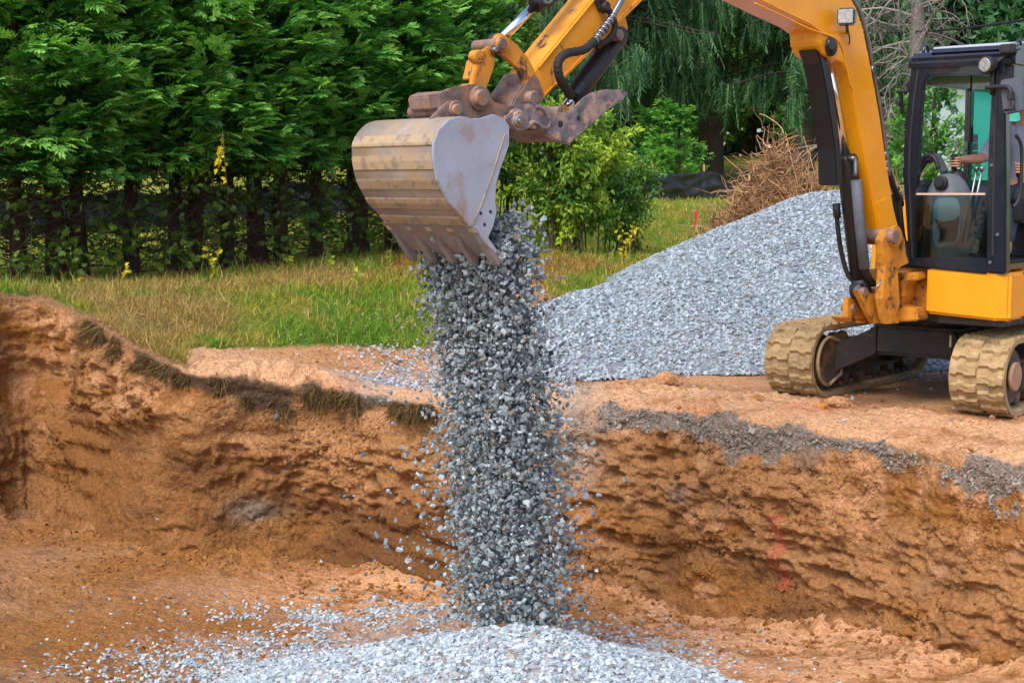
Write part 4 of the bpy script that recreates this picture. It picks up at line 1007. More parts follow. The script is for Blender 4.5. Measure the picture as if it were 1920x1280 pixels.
# hoses on the arm
m = MB(); m.tube(smooth_path([bp(x, y, o) for x, y, o in [(1178, -24, .17), (1158, 14, .18), (1146, 34, .18), (1130, 56, .18), (1116, 76, .19)]], 6), .022, 10); part('braided_hose', 'zinc', m)
for t_ in range(7):
    q = bp(1150, 30, .18).lerp(bp(1117, 75, .19), t_ / 6); d_ = (bp(1117, 75, .19) - bp(1150, 30, .18)).normalized()
    m = MB(); m.disc(q, d_, .028, .022, 12); part('hose_ferrule', 'zinc', m)
m = MB(); m.tube(smooth_path([bp(x, y, o) for x, y, o in [(1114, 78, .19), (1094, 94, .2), (1064, 100, .21), (1049, 112, .22), (1046, 130, .22), (1052, 152, .21), (1062, 166, .16), (1070, 180, .08)]], 8), [.027 + .003 * (k % 3 == 0) for k in range(57)], 10); part('hose', 'rubber', m)
m = MB(); m.tube(smooth_path([bp(x, y, .17) for x, y in [(1122, -14), (1134, 10), (1150, 34), (1152, 56), (1142, 74), (1124, 84), (1120, 92)]], 8), .02, 8); part('hose', 'rubber', m)
slab('hose_clamp', [(1118, -12), (1130, -14), (1144, 18), (1138, 26), (1128, 20)], .17, .04, 'interior_dark')
m = MB(); m.disc(bp(1140, 12, .2), -BN, .03, .06, 12); part('hose_elbow', 'interior_dark', m)
# ------------------------------------------------------------------ cab
def bar(m, pts, mat_w=.05, n=6): return m.tube(pts, mat_w, n)
m = MB(); mbox(m, -.62, 1.09, .19, 1.0, 1.165, 1.21, .01); mbox(m, -.62, -.56, .19, 1.0, 1.21, 1.75, .01); cab = part('cab', 'cab_black', m)
cab['label'] = 'black cab with an open front window'
def cpart(name, mat, m, smooth=False): return m.build(name, mat, cab, smooth)
def fslab(name, pts, a, w, mat, bev=.008):
    m = MB(); m.prism([fr(x, y, a) for x, y in pts], -MF * w, bev); return cpart(name, mat, m)
# front pillars, bowed slightly, traced on the front plane
fslab('pillar', [(1710, 112), (1704, 162), (1695, 262), (1692.5, 325), (1697, 388), (1703.5, 484), (1712, 484), (1712, 384), (1722, 322), (1724, 252), (1731, 160), (1738, 146), (1742, 134), (1724, 118)], 1.12, .06, 'cab_black')
fslab('pillar_bead', [(1719, 130), (1711, 190), (1704, 262), (1702, 325), (1705, 388), (1709, 484), (1711.5, 484), (1708.5, 388), (1706, 325), (1708, 262), (1715, 190), (1723, 132)], 1.128, .012, 'interior_dark', .003)
fslab('pillar', [(1862, 118), (1858, 180), (1854, 240), (1851, 330), (1849, 484), (1849, 512), (1885.5, 514), (1886, 320), (1885, 200), (1884, 100)], 1.12, .10, 'cab_black', .014)
fslab('pillar_bead', [(1868, 130), (1864, 220), (1861, 330), (1859, 480), (1863, 480), (1865, 330), (1868, 220), (1872, 130)], 1.128, .012, 'interior_dark', .003)
fslab('sill', [(1703, 483), (1849, 484), (1850, 514), (1703, 499)], 1.125, .09, 'cab_black', .01)
fslab('header', [(1712, 126), (1726, 118), (1880, 104), (1884, 120), (1862, 136), (1862, 141), (1744, 142), (1736, 150), (1728, 150)], 1.115, .08, 'cab_black', .008)
# remaining frame
for a0, b in ((-.02, .215), (-.60, .215), (-.60, .975)):
    m = MB(); m.box(W(a0 + .025, b, 1.98), MF, ML, UP, .035, .028, .77, .008); cpart('pillar', 'cab_black', m)
m = MB(); m.box(W(.03, .975, 1.98), MF, ML, UP, .03, .028, .77, .008); cpart('pillar', 'cab_black', m)
for b in (.205, .985):
    m = MB(); mbox(m, -.60, 1.1, b - .03, b + .03, 2.62, 2.74, .01); cpart('roof_rail', 'cab_black', m)
m = MB(); mbox(m, -.60, 1.06, .19, .24, 1.2, 1.82, .01); cpart('side_panel', 'cab_black', m)
m = MB(); mbox(m, -.60, 1.06, .245, .25, 1.82, 1.86, .004); cpart('window_rail', 'cab_black', m)
m = MB(); m.prism([W(a, .165, z) for a, z in [(1.125, 2.715), (1.135, 2.80), (1.09, 2.855), (.98, 2.885), (.5, 2.93), (-.5, 2.93), (-.6, 2.90), (-.64, 2.72)]], ML * .865, .025); cpart('roof', 'cab_black', m)
m = MB(); m.prism([W(1.03, .33, 2.882), W(1.03, .96, 2.882), W(.30, .96, 2.955), W(.30, .33, 2.955)], UP * .022, .006); cpart('roof_hatch', 'roof_pale', m)
m = MB(); m.prism([W(1.075, .34, 2.852), W(1.075, .95, 2.852), W(1.04, .95, 2.888), W(1.04, .34, 2.888)], MF * .02, .004); cpart('visor_strip', 'cab_black', m)
for a, b in ((.98, .25), (.95, .99)):
    m = MB(); m.tube([W(a + .05 * math.cos(t), b, 2.86 + .07 * math.sin(t)) for t in np.linspace(0, math.pi, 9)], .011, 8); cpart('lifting_eye', 'cab_black', m)
# glass
def pane(name, pts, mat, th=.006):
    m = MB(); n = (pts[1] - pts[0]).cross(pts[2] - pts[0]).normalized(); m.prism(pts, n * th); return cpart(name, mat, m)
pane('lower_window', [fr(1711, 364, 1.08), fr(1850, 364, 1.08), fr(1849, 484, 1.08), fr(1711, 484, 1.08)], 'glass_smoke')
pane('side_window', [W(.04, .213, 1.84), W(-.55, .213, 1.84), W(-.55, .213, 2.66), W(.04, .213, 2.66)], 'glass_teal')
pane('rear_window', [W(-.585, .24, 1.76), W(-.585, .95, 1.76), W(-.585, .95, 2.66), W(-.585, .24, 2.66)], 'glass_teal')
pane('quarter_window', [W(-.55, .985, 1.35), W(.0, .985, 1.35), W(.0, .985, 2.64), W(-.55, .985, 2.64)], 'glass_clear')
fslab('weather_strip', [(1711, 362), (1847, 362), (1847, 366), (1711, 366)], 1.088, .02, 'wood_strip', .002)
for (x0, y0, x1, y1) in [(1819, 252, 1833, 268), (1807, 265, 1817, 281), (1819, 269, 1833, 282), (1809, 284, 1833, 292)]:
    m = MB(); q = lambda x, y: onplane(x, y, W(0, .222, 0), ML); m.prism([q(x0, y0), q(x1, y0), q(x1, y1), q(x0, y1)], ML * .003); cpart('notice', 'paper', m)
m = MB(); q = lambda x, y: onplane(x, y, W(0, .26, 0), ML); m.prism([q(1789, 264), (q(1796, 264)), q(1795, 279), q(1788, 279)], ML * .003); cpart('notice', 'paper', m)
m = MB(); m.box(W(.035, .25, 2.25), MF, ML, UP, .022, .012, .065, .006); cpart('window_latch', 'interior_dark', m)
# wiper, lamp, mirrors
m = MB(); m.tube([fr(1861, 128, 1.16), fr(1860, 160, 1.16), fr(1859, 178, 1.15)], .016, 8); cpart('wiper_motor', 'interior_dark', m)
m = MB(); c = W(1.20, .87, 2.735); ax = (MF * .9 + ML * -.25 - UP * .1).normalized(); sx = UP.cross(ax).normalized(); m.tube([c - ax * .06, c, c + ax * .05, c + ax * .065], [.035, .06, .068, .062], 14); hl = cpart('cab_lamp', 'interior_dark', m)
m = MB(); m.tube([c + ax * .063, c + ax * .072], [.056, .05], 14); cpart('lamp_lens', 'lamp_glass', m)
m = MB(); m.tube(smooth_path([c - ax * .05, W(1.12, .95, 2.80), W(1.1, .99, 2.86)], 4), .014, 8); m.box(W(1.12, .97, 2.85), MF, ML, UP, .05, .05, .035, .01); cpart('lamp_bracket', 'interior_dark', m)
def rrect(x0, y0, x1, y1, x2, y2, x3, y3, k=.12):
    P = [(x0, y0), (x1, y1), (x2, y2), (x3, y3)]; o = []
    for i in range(4):
        a, b, c_ = np.array(P[i - 1]), np.array(P[i]), np.array(P[(i + 1) % 4])
        o += [tuple(b + (a - b) * k), tuple(b + (a - b) * k * .3 + (c_ - b) * k * .3), tuple(b + (c_ - b) * k)]
    return o
m = MB(); mp = [onplane(x, y, W(1.32, 0, 0), MF) for x, y in rrect(1874, 150, 1916, 144, 1921, 208, 1881, 216)]; m.prism(mp, -MF * .035, .01); mir = cpart('mirror', 'mirror_grey', m)
m = MB(); m.tube(smooth_path([fr(1849, 165, 1.30), fr(1875, 163, 1.34), fr(1890, 164, 1.36), fr(1895, 172, 1.37), fr(1898, 182, 1.36)], 5), .017, 8); m.box(fr(1895, 180, 1.37), MF, ML, UP, .02, .025, .03, .006); m.tube([fr(1897, 184, 1.37), fr(1902, 205, 1.37), fr(1883, 207, 1.36)], .012, 8); m.tube([fr(1852, 165, 1.28), W(1.1, .88, 2.58)], .014, 8); cpart('mirror_arm', 'interior_dark', m)
m = MB(); m.prism([fr(x, y, 1.14) for x, y in [(1683, 174), (1688, 174), (1691, 212), (1687, 214)]], -MF * .05, .006); cpart('mirror', 'interior_dark', m)
m = MB(); m.tube([fr(1681, 173, 1.14), fr(1704, 170, 1.13)], .012, 8); m.tube([fr(1698, 162, 1.13), fr(1698, 178, 1.13)], .016, 8); cpart('mirror_arm', 'interior_dark', m)
m = MB(); m.disc(fr(1686, 193, 1.15), MF, .02, .04, 10); cpart('mirror_knob', 'interior_dark', m)
for (x, y) in [(1693, 314), (1860, 310), (1871, 440), (1857, 492)]:
    m = MB(); m.disc(fr(x, y, 1.12), MF, .014, .016, 10); cpart('bolt', 'mirror_grey', m)
m = MB(); m.tube(smooth_path([W(1.05, 1.03, 2.2), W(1.0, 1.06, 2.1), W(1.0, 1.06, 1.75), W(1.05, 1.03, 1.65)], 4), .014, 8); cpart('grab_handle', 'interior_dark', m)
# door folded back against the rear of the cab
m = MB(); m.prism([W(-.06, 1.10, 1.2), W(-.86, 1.10, 1.2), W(-.86, 1.10, 1.75), W(-.06, 1.10, 1.75)], ML * .04, .01); cpart('door', 'cab_black', m)
m = MB(); [m.box(W(a, 1.12, 2.2), MF, ML, UP, .03, .02, .45, .006) for a in (-.09, -.83)]; mbox(m, -.86, -.06, 1.10, 1.14, 2.62, 2.68, .006); cpart('door_frame', 'cab_black', m)
pane('door_window', [W(-.12, 1.12, 1.75), W(-.8, 1.12, 1.75), W(-.8, 1.12, 2.62), W(-.12, 1.12, 2.62)], 'glass_clear')
# inside: floor mat, seat, consoles, levers
m = MB(); mbox(m, -.2, 1.05, .25, .95, 1.212, 1.225); cpart('floor_mat', 'interior_dark', m)
m = MB(); mbox(m, -.30, .24, .42, .88, 1.50, 1.64, .05); mbox(m, -.25, .2, .46, .84, 1.22, 1.5, .02); cpart('seat_base', 'interior_dark', m)
m = MB(); m.prism([W(-.22, .44, 1.62), W(-.34, .44, 1.62), W(-.50, .44, 2.35), W(-.38, .44, 2.35)], ML * .42, .04); cpart('seat_back', 'interior_dark', m)
m = MB(); pts = [(0, .34), (.15, .34), (.3, .33), (.45, .31), (.56, .27), (.64, .2), (.69, .11), (.70, 0)]
ctr = W(.72, .36, 1.215)
for i in range(len(pts)):
    pass
rings = []
for h, r in pts:
    rings.append([m.bm.verts.new(ctr + UP * h + MF * (r * .72 * math.cos(t)) + ML * (r * .62 * math.sin(t))) for t in np.linspace(0, 2 * math.pi, 28, endpoint=False)])
for i in range(len(pts) - 1):
    for k in range(28):
        f = m.bm.faces.new((rings[i][k], rings[i][(k + 1) % 28], rings[i + 1][(k + 1) % 28], rings[i + 1][k])); f.smooth = True
bmesh.ops.remove_doubles(m.bm, verts=m.bm.verts, dist=1e-5)
cpart('console', 'interior_grey', m)
m = MB(); q = onplane(1764, 343, W(.92, 0, 0), MF); m.disc(q - MF * .03, MF, .055, .05, 20); m.disc(q + MF * .02, MF, .036, .02, 16); cpart('air_vent', 'interior_dark', m)
m = MB(); m.prism([onplane(x, y, W(.955, 0, 0), MF) for x, y in rrect(1750, 372, 1800, 370, 1800, 455, 1750, 468, .2)], MF * .012, .006); cpart('console_panel', 'roof_pale', m)
m = MB(); m.prism([onplane(x, y, W(.975, 0, 0), MF) for x, y in [(1754, 410), (1768, 416), (1790, 412), (1800, 404), (1796, 440), (1790, 452), (1760, 454), (1764, 436)]], MF * .02, .006); cpart('storage_net', 'interior_dark', m)
for (x, y0, y1) in [(1739, 384, 424), (1739, 432, 468)]:
    m = MB(); m.prism([onplane(x + dx, y, W(.97, 0, 0), MF) for dx, y in [(-4, y0), (5, y0), (5, y1), (-4, y1)]], MF * .01, .004); cpart('console_slot', 'interior_dark', m)
m = MB(); m.prism([onplane(x, y, W(.78, 0, 0), MF) for x, y in [(1738, 292), (1750, 288), (1756, 292), (1772, 322), (1764, 326), (1748, 302), (1736, 304)]], -MF * .10, .01); cpart('monitor_arm', 'mirror_grey', m)
m = MB(); m.tube(smooth_path([onplane(x, y, W(.82, 0, 0), MF) for x, y in [(1710, 338), (1722, 322), (1736, 302), (1746, 300)]], 4), .028, 8); m.tube(smooth_path([onplane(x, y, W(.9, 0, 0), MF) for x, y in [(1722, 318), (1730, 298), (1742, 292), (1752, 296), (1760, 316)]], 4), .02, 8); cpart('travel_lever', 'interior_dark', m)
JB = W(.56, .36, 1.80); JT = onplane(1789, 304, W(.60, 0, 0), MF)
m = MB(); m.tube([JB - UP * .02, JB, JB + UP * .03, JB + UP * .04, JB + UP * .07, JB + UP * .08, JB + UP * .11, JB + UP * .15], [.12, .11, .10, .085, .085, .07, .065, .03], 18); cpart('joystick_boot', 'interior_dark', m)
m = MB(); m.tube([JB + UP * .13, JT - UP * .05], .015, 10); m.tube([JT - UP * .06, JT - UP * .02, JT + UP * .05, JT + UP * .065], [.022, .028, .032, .02], 12); cpart('joystick', 'rubber', m)
m = MB(); mbox(m, .1, .66, .27, .42, 1.62, 1.80, .03); cpart('arm_console', 'interior_dark', m)
JT2 = onplane(1911, 318, W(.50, 0, 0), MF); JB2 = Vector((JT2.x, JT2.y, 1.72)) - MF * .02
m = MB(); mbox(m, .05, .58, .84, .94, 1.52, 1.70, .02); cpart('arm_console', 'interior_dark', m)
m = MB(); m.tube([JB2 - UP * .04, JB2, JB2 + UP * .05, JB2 + UP * .1], [.07, .065, .05, .025], 14); cpart('joystick_boot', 'interior_dark', m)
m = MB(); m.tube([JB2 + UP * .05, JT2 - UP * .05], .014, 10); m.tube([JT2 - UP * .06, JT2, JT2 + UP * .05], [.022, .03, .022], 12); cpart('joystick', 'rubber', m)
for dx in (0, 10):
    m = MB(); m.tube([onplane(1805 + dx * .9, 452, W(.86, 0, 0), MF), onplane(1831 + dx, 320, W(.86, 0, 0), MF)], .010, 8); m.disc(onplane(1831 + dx, 320, W(.86, 0, 0), MF), UP, .022, .03, 10); cpart('lever', 'zinc', m)
m = MB(); m.box(W(.93, .62, 1.26), MF, ML, UP, .07, .045, .02, .008); m.box(W(.93, .76, 1.26), MF, ML, UP, .07, .045, .02, .008); cpart('pedal', 'interior_dark', m)

# ------------------------------------------------------------------ operator
def skin_mesh(name, verts, edges, rad, root, mat, parent, sub=2):
    me = bpy.data.meshes.new(name); me.from_pydata([tuple(v) for v in verts], edges, [])
    o = bpy.data.objects.new(name, me); COL.objects.link(o)
    sk = o.modifiers.new('s', 'SKIN'); sk.use_smooth_shade = True
    for i, v in enumerate(me.skin_vertices[0].data):
        r = rad[i]; v.radius = r if isinstance(r, tuple) else (r, r); v.use_root = i == root
    ss = o.modifiers.new('ss', 'SUBSURF'); ss.levels = ss.render_levels = sub
    dg = bpy.context.evaluated_depsgraph_get(); dg.update()
    nm = bpy.data.meshes.new_from_object(o.evaluated_get(dg)); nm.name = name
    bpy.data.objects.remove(o); bpy.data.meshes.remove(me)
    for p in nm.polygons: p.use_smooth = True
    return link(name, nm, mat, parent)
# joints in machine space (a forward, b to the machine's left, z)
pel, chest, neck, head = W(-.13, .66, 1.76), W(-.15, .67, 2.10), W(-.12, .67, 2.36), W(-.06, .67, 2.52)
op_ = tag(empty('person', W(-.13, .66, 1.64)), 'operator seated in the cab in a pale grey shirt and blue jeans holding the joysticks', 'person')
rsh, rel_, rwr = W(-.12, .46, 2.27), W(.18, .42, 2.04), None
hand_r = JT + MF * -.01
rwr = hand_r - MF * .10 + UP * .02 + ML * .02
lsh, lel = W(-.12, .86, 2.27), W(.10, .93, 2.02)
hand_l = JT2 + UP * .01; lwr = hand_l - MF * .10 + UP * .02 + ML * .02
V = [pel, pel.lerp(chest, .5), chest, W(-.13, .67, 2.28), neck, head - UP * .04, head + UP * .08,                 # 0-6
     rsh, rel_, rel_.lerp(rwr, .5), rwr, rwr.lerp(hand_r, .7), lsh, lel, lel.lerp(lwr, .5), lwr, lwr.lerp(hand_l, .7),   # 7-16
     W(-.05, .56, 1.74), W(.42, .52, 1.76), W(.58, .53, 1.32), W(-.05, .76, 1.74), W(.40, .80, 1.77), W(.60, .80, 1.34)]   # 17-22
E = [(0, 1), (1, 2), (2, 3), (3, 4), (4, 5), (5, 6), (3, 7), (7, 8), (8, 9), (9, 10), (10, 11), (3, 12), (12, 13), (13, 14), (14, 15), (15, 16), (0, 17), (17, 18), (18, 19), (0, 20), (20, 21), (21, 22)]
RD = [(.15, .11), (.14, .11), (.15, .11), (.09, .08), .052, .075, .078, .058, .046, .044, .028, (.038, .022), .058, .046, .044, .028, (.038, .022), .085, .065, .042, .085, .065, .042]
# the head with its face gets extra vertices: jaw, nose
V += [head + MF * .05 - UP * .06, head + MF * .085 + UP * .005]; E += [(5, 23), (5, 24)]; RD += [.045, .018]
body = skin_mesh('body', V, E, RD, 0, 'skin', op_)
def finger_hand(name, wr, hp, fwd, out, thumb_side, parent):
    """five fingers closed round an upright grip at hp; each finger its own chain rooted in the palm"""
    palm = wr.lerp(hp, .55)
    for k in range(4):
        z = UP * (.032 - .021 * k); ln = (.95, 1.05, 1.0, .8)[k]
        p0 = palm + z + out * .012; p1 = hp + z - fwd * .02 + out * .034; p2 = hp + z + fwd * (.026 * ln) + out * .03; p3 = hp + z + fwd * .034 - out * .012; p4 = hp + z + fwd * .008 - out * .03
        skin_mesh('finger', [p0, p1, p2, p3, p4], [(0, 1), (1, 2), (2, 3), (3, 4)], [.011, .0105, .0095, .009, .0075], 0, 'skin', parent, 1)
    p0 = palm + UP * .02 - out * .015; p1 = hp + UP * .035 - fwd * .03 - out * .03; p2 = hp + UP * .045 + fwd * .0 - out * .036; p3 = hp + UP * .045 + fwd * .026 - out * .024
    skin_mesh('thumb', [p0, p1, p2, p3], [(0, 1), (1, 2), (2, 3)], [.013, .0125, .011, .009], 0, 'skin', parent, 1)
finger_hand('hand', rwr, hand_r, MF, ML, 1, op_)
finger_hand('hand', lwr, hand_l, MF, ML, 1, op_)
SV = [pel + UP * .02, pel.lerp(chest, .5), chest, W(-.13, .67, 2.28), neck - UP * .05, rsh, rsh.lerp(rel_, .75), rsh.lerp(rel_, 1.05), lsh, lsh.lerp(lel, .75), lsh.lerp(lel, 1.05)]
skin_mesh('shirt', SV, [(0, 1), (1, 2), (2, 3), (3, 4), (3, 5), (5, 6), (6, 7), (3, 8), (8, 9), (9, 10)], [(.17, .13), (.16, .13), (.17, .13), (.10, .09), .062, .072, .066, .062, .072, .066, .062], 0, 'shirt', op_)
JV = [pel, pel + UP * .05, W(-.05, .56, 1.74), W(.42, .52, 1.76), W(.50, .525, 1.55), W(.59, .53, 1.33), W(-.05, .76, 1.74), W(.40, .80, 1.77), W(.50, .80, 1.55), W(.61, .80, 1.33)]
skin_mesh('jeans', JV, [(0, 1), (0, 2), (2, 3), (3, 4), (4, 5), (0, 6), (6, 7), (7, 8), (8, 9)], [(.165, .12), (.16, .12), .095, .08, .07, .068, .095, .08, .07, .068], 0, 'jeans', op_)
for b in (.53, .80):
    skin_mesh('boot', [W(.59, b, 1.40), W(.60, b, 1.28), W(.68, b, 1.275), W(.80, b, 1.265)], [(0, 1), (1, 2), (2, 3)], [.055, .058, (.05, .045), (.045, .032)], 0, 'boot', op_)
m = MB(); rings = []
for i, t in enumerate(np.linspace(0, math.pi * .52, 8)):
    rings.append([m.bm.verts.new(head + UP * (.055 + .105 * math.cos(t)) - MF * .012 + MF * (.1 * math.sin(t) * math.cos(k) * (1 if math.cos(k) < 0 else .8)) + ML * (.088 * math.sin(t) * math.sin(k))) for k in np.linspace(0, 2 * math.pi, 20, endpoint=False)])
for i in range(7):
    for k in range(20): m.bm.faces.new((rings[i][k], rings[i][(k + 1) % 20], rings[i + 1][(k + 1) % 20], rings[i + 1][k]))
bmesh.ops.remove_doubles(m.bm, verts=m.bm.verts, dist=1e-5); m.build('hair', 'hair', op_, True)
for s_ in (-1, 1):
    m = MB(); m.tube([head + MF * .070 + ML * s_ * .03 + UP * .02, head + MF * .080 + ML * s_ * .03 + UP * .02], [.013, .008], 10); m.build('eye', 'eye', op_)
    m = MB(); m.tube([head + ML * s_ * .078 - UP * .03, head + ML * s_ * .088, head + ML * s_ * .085 + UP * .03], [.012, .018, .012], 8); m.build('ear', 'skin', op_, True)
m = MB(); m.tube([head + MF * .075 - ML * .022 - UP * .05, head + MF * .088 - UP * .052, head + MF * .075 + ML * .022 - UP * .05], [.004, .008, .004], 8); m.build('mouth', 'hub_mud', op_)
# ------------------------------------------------------------------ stones falling from the bucket
lipL, lipR = bp(926, 470, .40), bp(926, 470, .40) - BN * .78
def lip_point(u): return np.array(lipL)[None] * (1 - u[:, None]) + np.array(lipR)[None] * u[:, None]
def stream(n, t_lo=0.0):
    """positions of stones in free fall: slid over the lip and out of the mouth, drifting back towards the machine"""
    u = rng.uniform(.0, 1.0, n); z0 = float(lipL.z)
    back = np.abs(rng.normal(0, .115, n)); back = np.where(rng.random(n) < .35, rng.uniform(0, .30, n), back)
    p = lip_point(u) - np.array(BG)[None] * back[:, None]; rise = back * rng.uniform(.6, 1.25, n); p[:, 2] = z0 - .03 + rise
    zf = -1.0 + .0 * u
    H_ = p[:, 2] - zf
    w = rng.random(n) ** 1.25; fall = w * H_; t = np.sqrt(2 * fall / 9.81)
    spread = .04 + .19 * t
    v = .62 + rng.normal(0, .14, n)
    p = p - np.array(BG)[None] * (v * t)[:, None] + np.array(BN)[None] * (rng.normal(0, 1, n) * spread * .55 - .07 * t)[:, None] - np.array(BG)[None] * (rng.normal(0, 1, n) * spread * .55)[:, None]
    p[:, 2] -= fall
    return p, fall
p, fall = stream(17000)
# filler in the mouth of the bucket, resting behind the teeth
nm = 1500; u = rng.uniform(.02, .98, nm); k2 = rng.uniform(0, 1, nm)
q0, q1 = np.array(bp(916, 452, .38)), np.array(bp(936, 300, .38)); pm = q0[None] * (1 - k2[:, None]) + q1[None] * k2[:, None] - np.array(BN)[None] * (u * .74)[:, None] + np.array(BG)[None] * rng.uniform(-.03, .10, nm)[:, None]
pm = pm[(k2 < .62)]
# strays thrown wide on both sides
ns = 1300; ps_, fs = stream(ns); side_s = np.where(rng.random(ns) < .74, -1, 1); ps_ = ps_ + np.array([1, 0, 0])[None] * (side_s * rng.gamma(1.5, .12, ns) * np.where(side_s < 0, 1.5, .7) * sstep(.25, 1.1, fs))[:, None]
allp = np.concatenate([p, pm, ps_]); k = allp[:, 2] > grid_z(allp[:, 0], allp[:, 1]) + .015; allp = allp[k]
sz = rng.gamma(8, .0034, len(allp)); sz = np.clip(sz, .012, .046)
col = stone_cols(len(allp), (60, 72, 78), (170, 184, 190))
# the 300 that show largest are things of their own
fpx_, fpy_ = proj(allp); infr = (fpx_ > 600) & (fpx_ < 1300) & (fpy_ < 1270); sc_ = sz / allp[:, 1] * infr * (1 + .12 * rng.random(len(sz))) * np.where(rng.random(len(sz)) < .12, 1, .7)
big = np.argsort(-sc_)[:300]; rest = np.setdiff1d(np.arange(len(allp)), big)
tag(link('falling_gravel', scatter_mesh('falling_gravel', ST, allp[rest], randrot(len(rest)), sz[rest], col[rest]), 'stone', origin=(0, 9.2, -.9)),
    'dense stream of crushed grey stone pouring from the bucket into the pit', 'gravel', kind='stuff')
base_st = []
for j, (tv, tf) in enumerate(ST):
    for g in range(3):
        c = mixcol(np.tile(C(84, 94, 102), (8, 1)), C(186, 196, 204), np.full(8, .15 + .38 * g)); me = npmesh('stone', tv, tf, c); me.materials.append(MATS['stone']); base_st.append(me)
rr = randrot(300)
for j, i in enumerate(big):
    o = bpy.data.objects.new('falling_stone', base_st[rng.integers(0, len(base_st))]); COL.objects.link(o)
    M = Matrix(rr[j].tolist()).to_4x4() @ Matrix.Scale(float(sz[i]), 4); M.translation = Vector(allp[i]); o.matrix_basis = M
    tag(o, 'angular grey stone falling in the stream under the bucket', 'stone', 'stones falling from the bucket')

# ------------------------------------------------------------------ plants
def spray_t(seed, pairs=6, w=.52, curl=.22):
    """flat fan spray of a cypress or arborvitae: rachis with pointed side lobes, local Y is the growth axis"""
    r = np.random.default_rng(seed); V, F = [], []
    def lobe(x, y, ang, ln, wd):
        d = np.array([math.sin(ang), math.cos(ang)]); nrm = np.array([d[1], -d[0]]); b = len(V)
        for t, s in ((0, 0), (.5, 1), (1, 0), (.45, -1)):
            q = np.array([x, y]) + d * ln * t + nrm * wd * s; V.append((q[0], q[1], -curl * (q[0] ** 2 + q[1] ** 2) + .03 * r.normal()))
        F.extend([(b, b + 1, b + 2), (b, b + 2, b + 3)])
    lobe(0, 0, 0, 1, .05)
    for k in range(pairs):
        y = .12 + .7 * k / pairs
        for s in (-1, 1): lobe(0, y + r.normal() * .03, s * (.85 - .3 * k / pairs) + r.normal() * .1, (w * (1.05 - .6 * k / pairs)) * r.uniform(.75, 1.2), .06)
    return np.array(V), np.array(F)
def leaf_t(w=.45, fold=.12):
    V = np.array([(0, 0, 0), (w / 2, .4, fold), (0, 1, -.1), (-w / 2, .4, fold), (0, .42, 0)], float); return V, np.array([(0, 1, 4), (1, 2, 4), (0, 4, 3), (4, 2, 3)])
def cluster_t(n, seed, spread=.7):
    """several leaves on a twig end, as one template"""
    r = np.random.default_rng(seed); V, F = [], []; lv, lf = leaf_t(.5)
    for k in range(n):
        a = r.uniform(0, 2 * math.pi); d = np.array([math.cos(a) * spread, .8, math.sin(a) * spread]); d /= np.linalg.norm(d)
        Rm = frame_rot_r(d, r); s = r.uniform(.38, .6); b = len(V); V.extend((lv * s) @ Rm.T + np.array([0, .55 * k / n, 0])); F.extend(lf + b)
    return np.array(V), np.array(F)
def frame_rot_r(d, r):
    u = r.normal(size=3); z = u - u.dot(d) * d; z /= np.linalg.norm(z); return np.stack([np.cross(d, z), d, z], 1)
def tubes_mesh(name, paths, radii, col, n=4):
    """many tapered tubes in one mesh (branches of one plant)"""
    Vs, Fs, Cs = [], [], []; b = 0
    ang = np.linspace(0, 2 * np.pi, n, endpoint=False)
    for k, (p, r) in enumerate(zip(paths, radii)):
        p = np.asarray(p, float); m = len(p); t = np.gradient(p, axis=0); t /= np.linalg.norm(t, axis=1)[:, None] + 1e-9
        ref = np.array([.3, .2, .93]) if abs(t[0, 2]) < .9 else np.array([1., 0, 0])
        u = np.cross(t, ref); u /= np.linalg.norm(u, axis=1)[:, None] + 1e-9; w = np.cross(t, u)
        ring = p[:, None, :] + (u[:, None, :] * np.cos(ang)[None, :, None] + w[:, None, :] * np.sin(ang)[None, :, None]) * np.asarray(r)[:, None, None]
        Vs.append(ring.reshape(-1, 3)); ii = np.arange(m * n).reshape(m, n); jj = np.roll(ii, -1, 1)
        Fs.append(np.stack([ii[:-1], jj[:-1], jj[1:], ii[1:]], 2).reshape(-1, 4) + b); Cs.append(np.tile(col[k] if isinstance(col, list) else col, (m * n, 1))); b += m * n
    return npmesh(name, np.concatenate(Vs), np.concatenate(Fs), np.concatenate(Cs), True)
def unit(v): return v / (np.linalg.norm(v, axis=-1, keepdims=True) + 1e-9)
SPR = [spray_t(s) for s in range(5)]
HG_D, HG_M, HG_L = C(34, 90, 38), C(88, 158, 68), C(156, 206, 102)

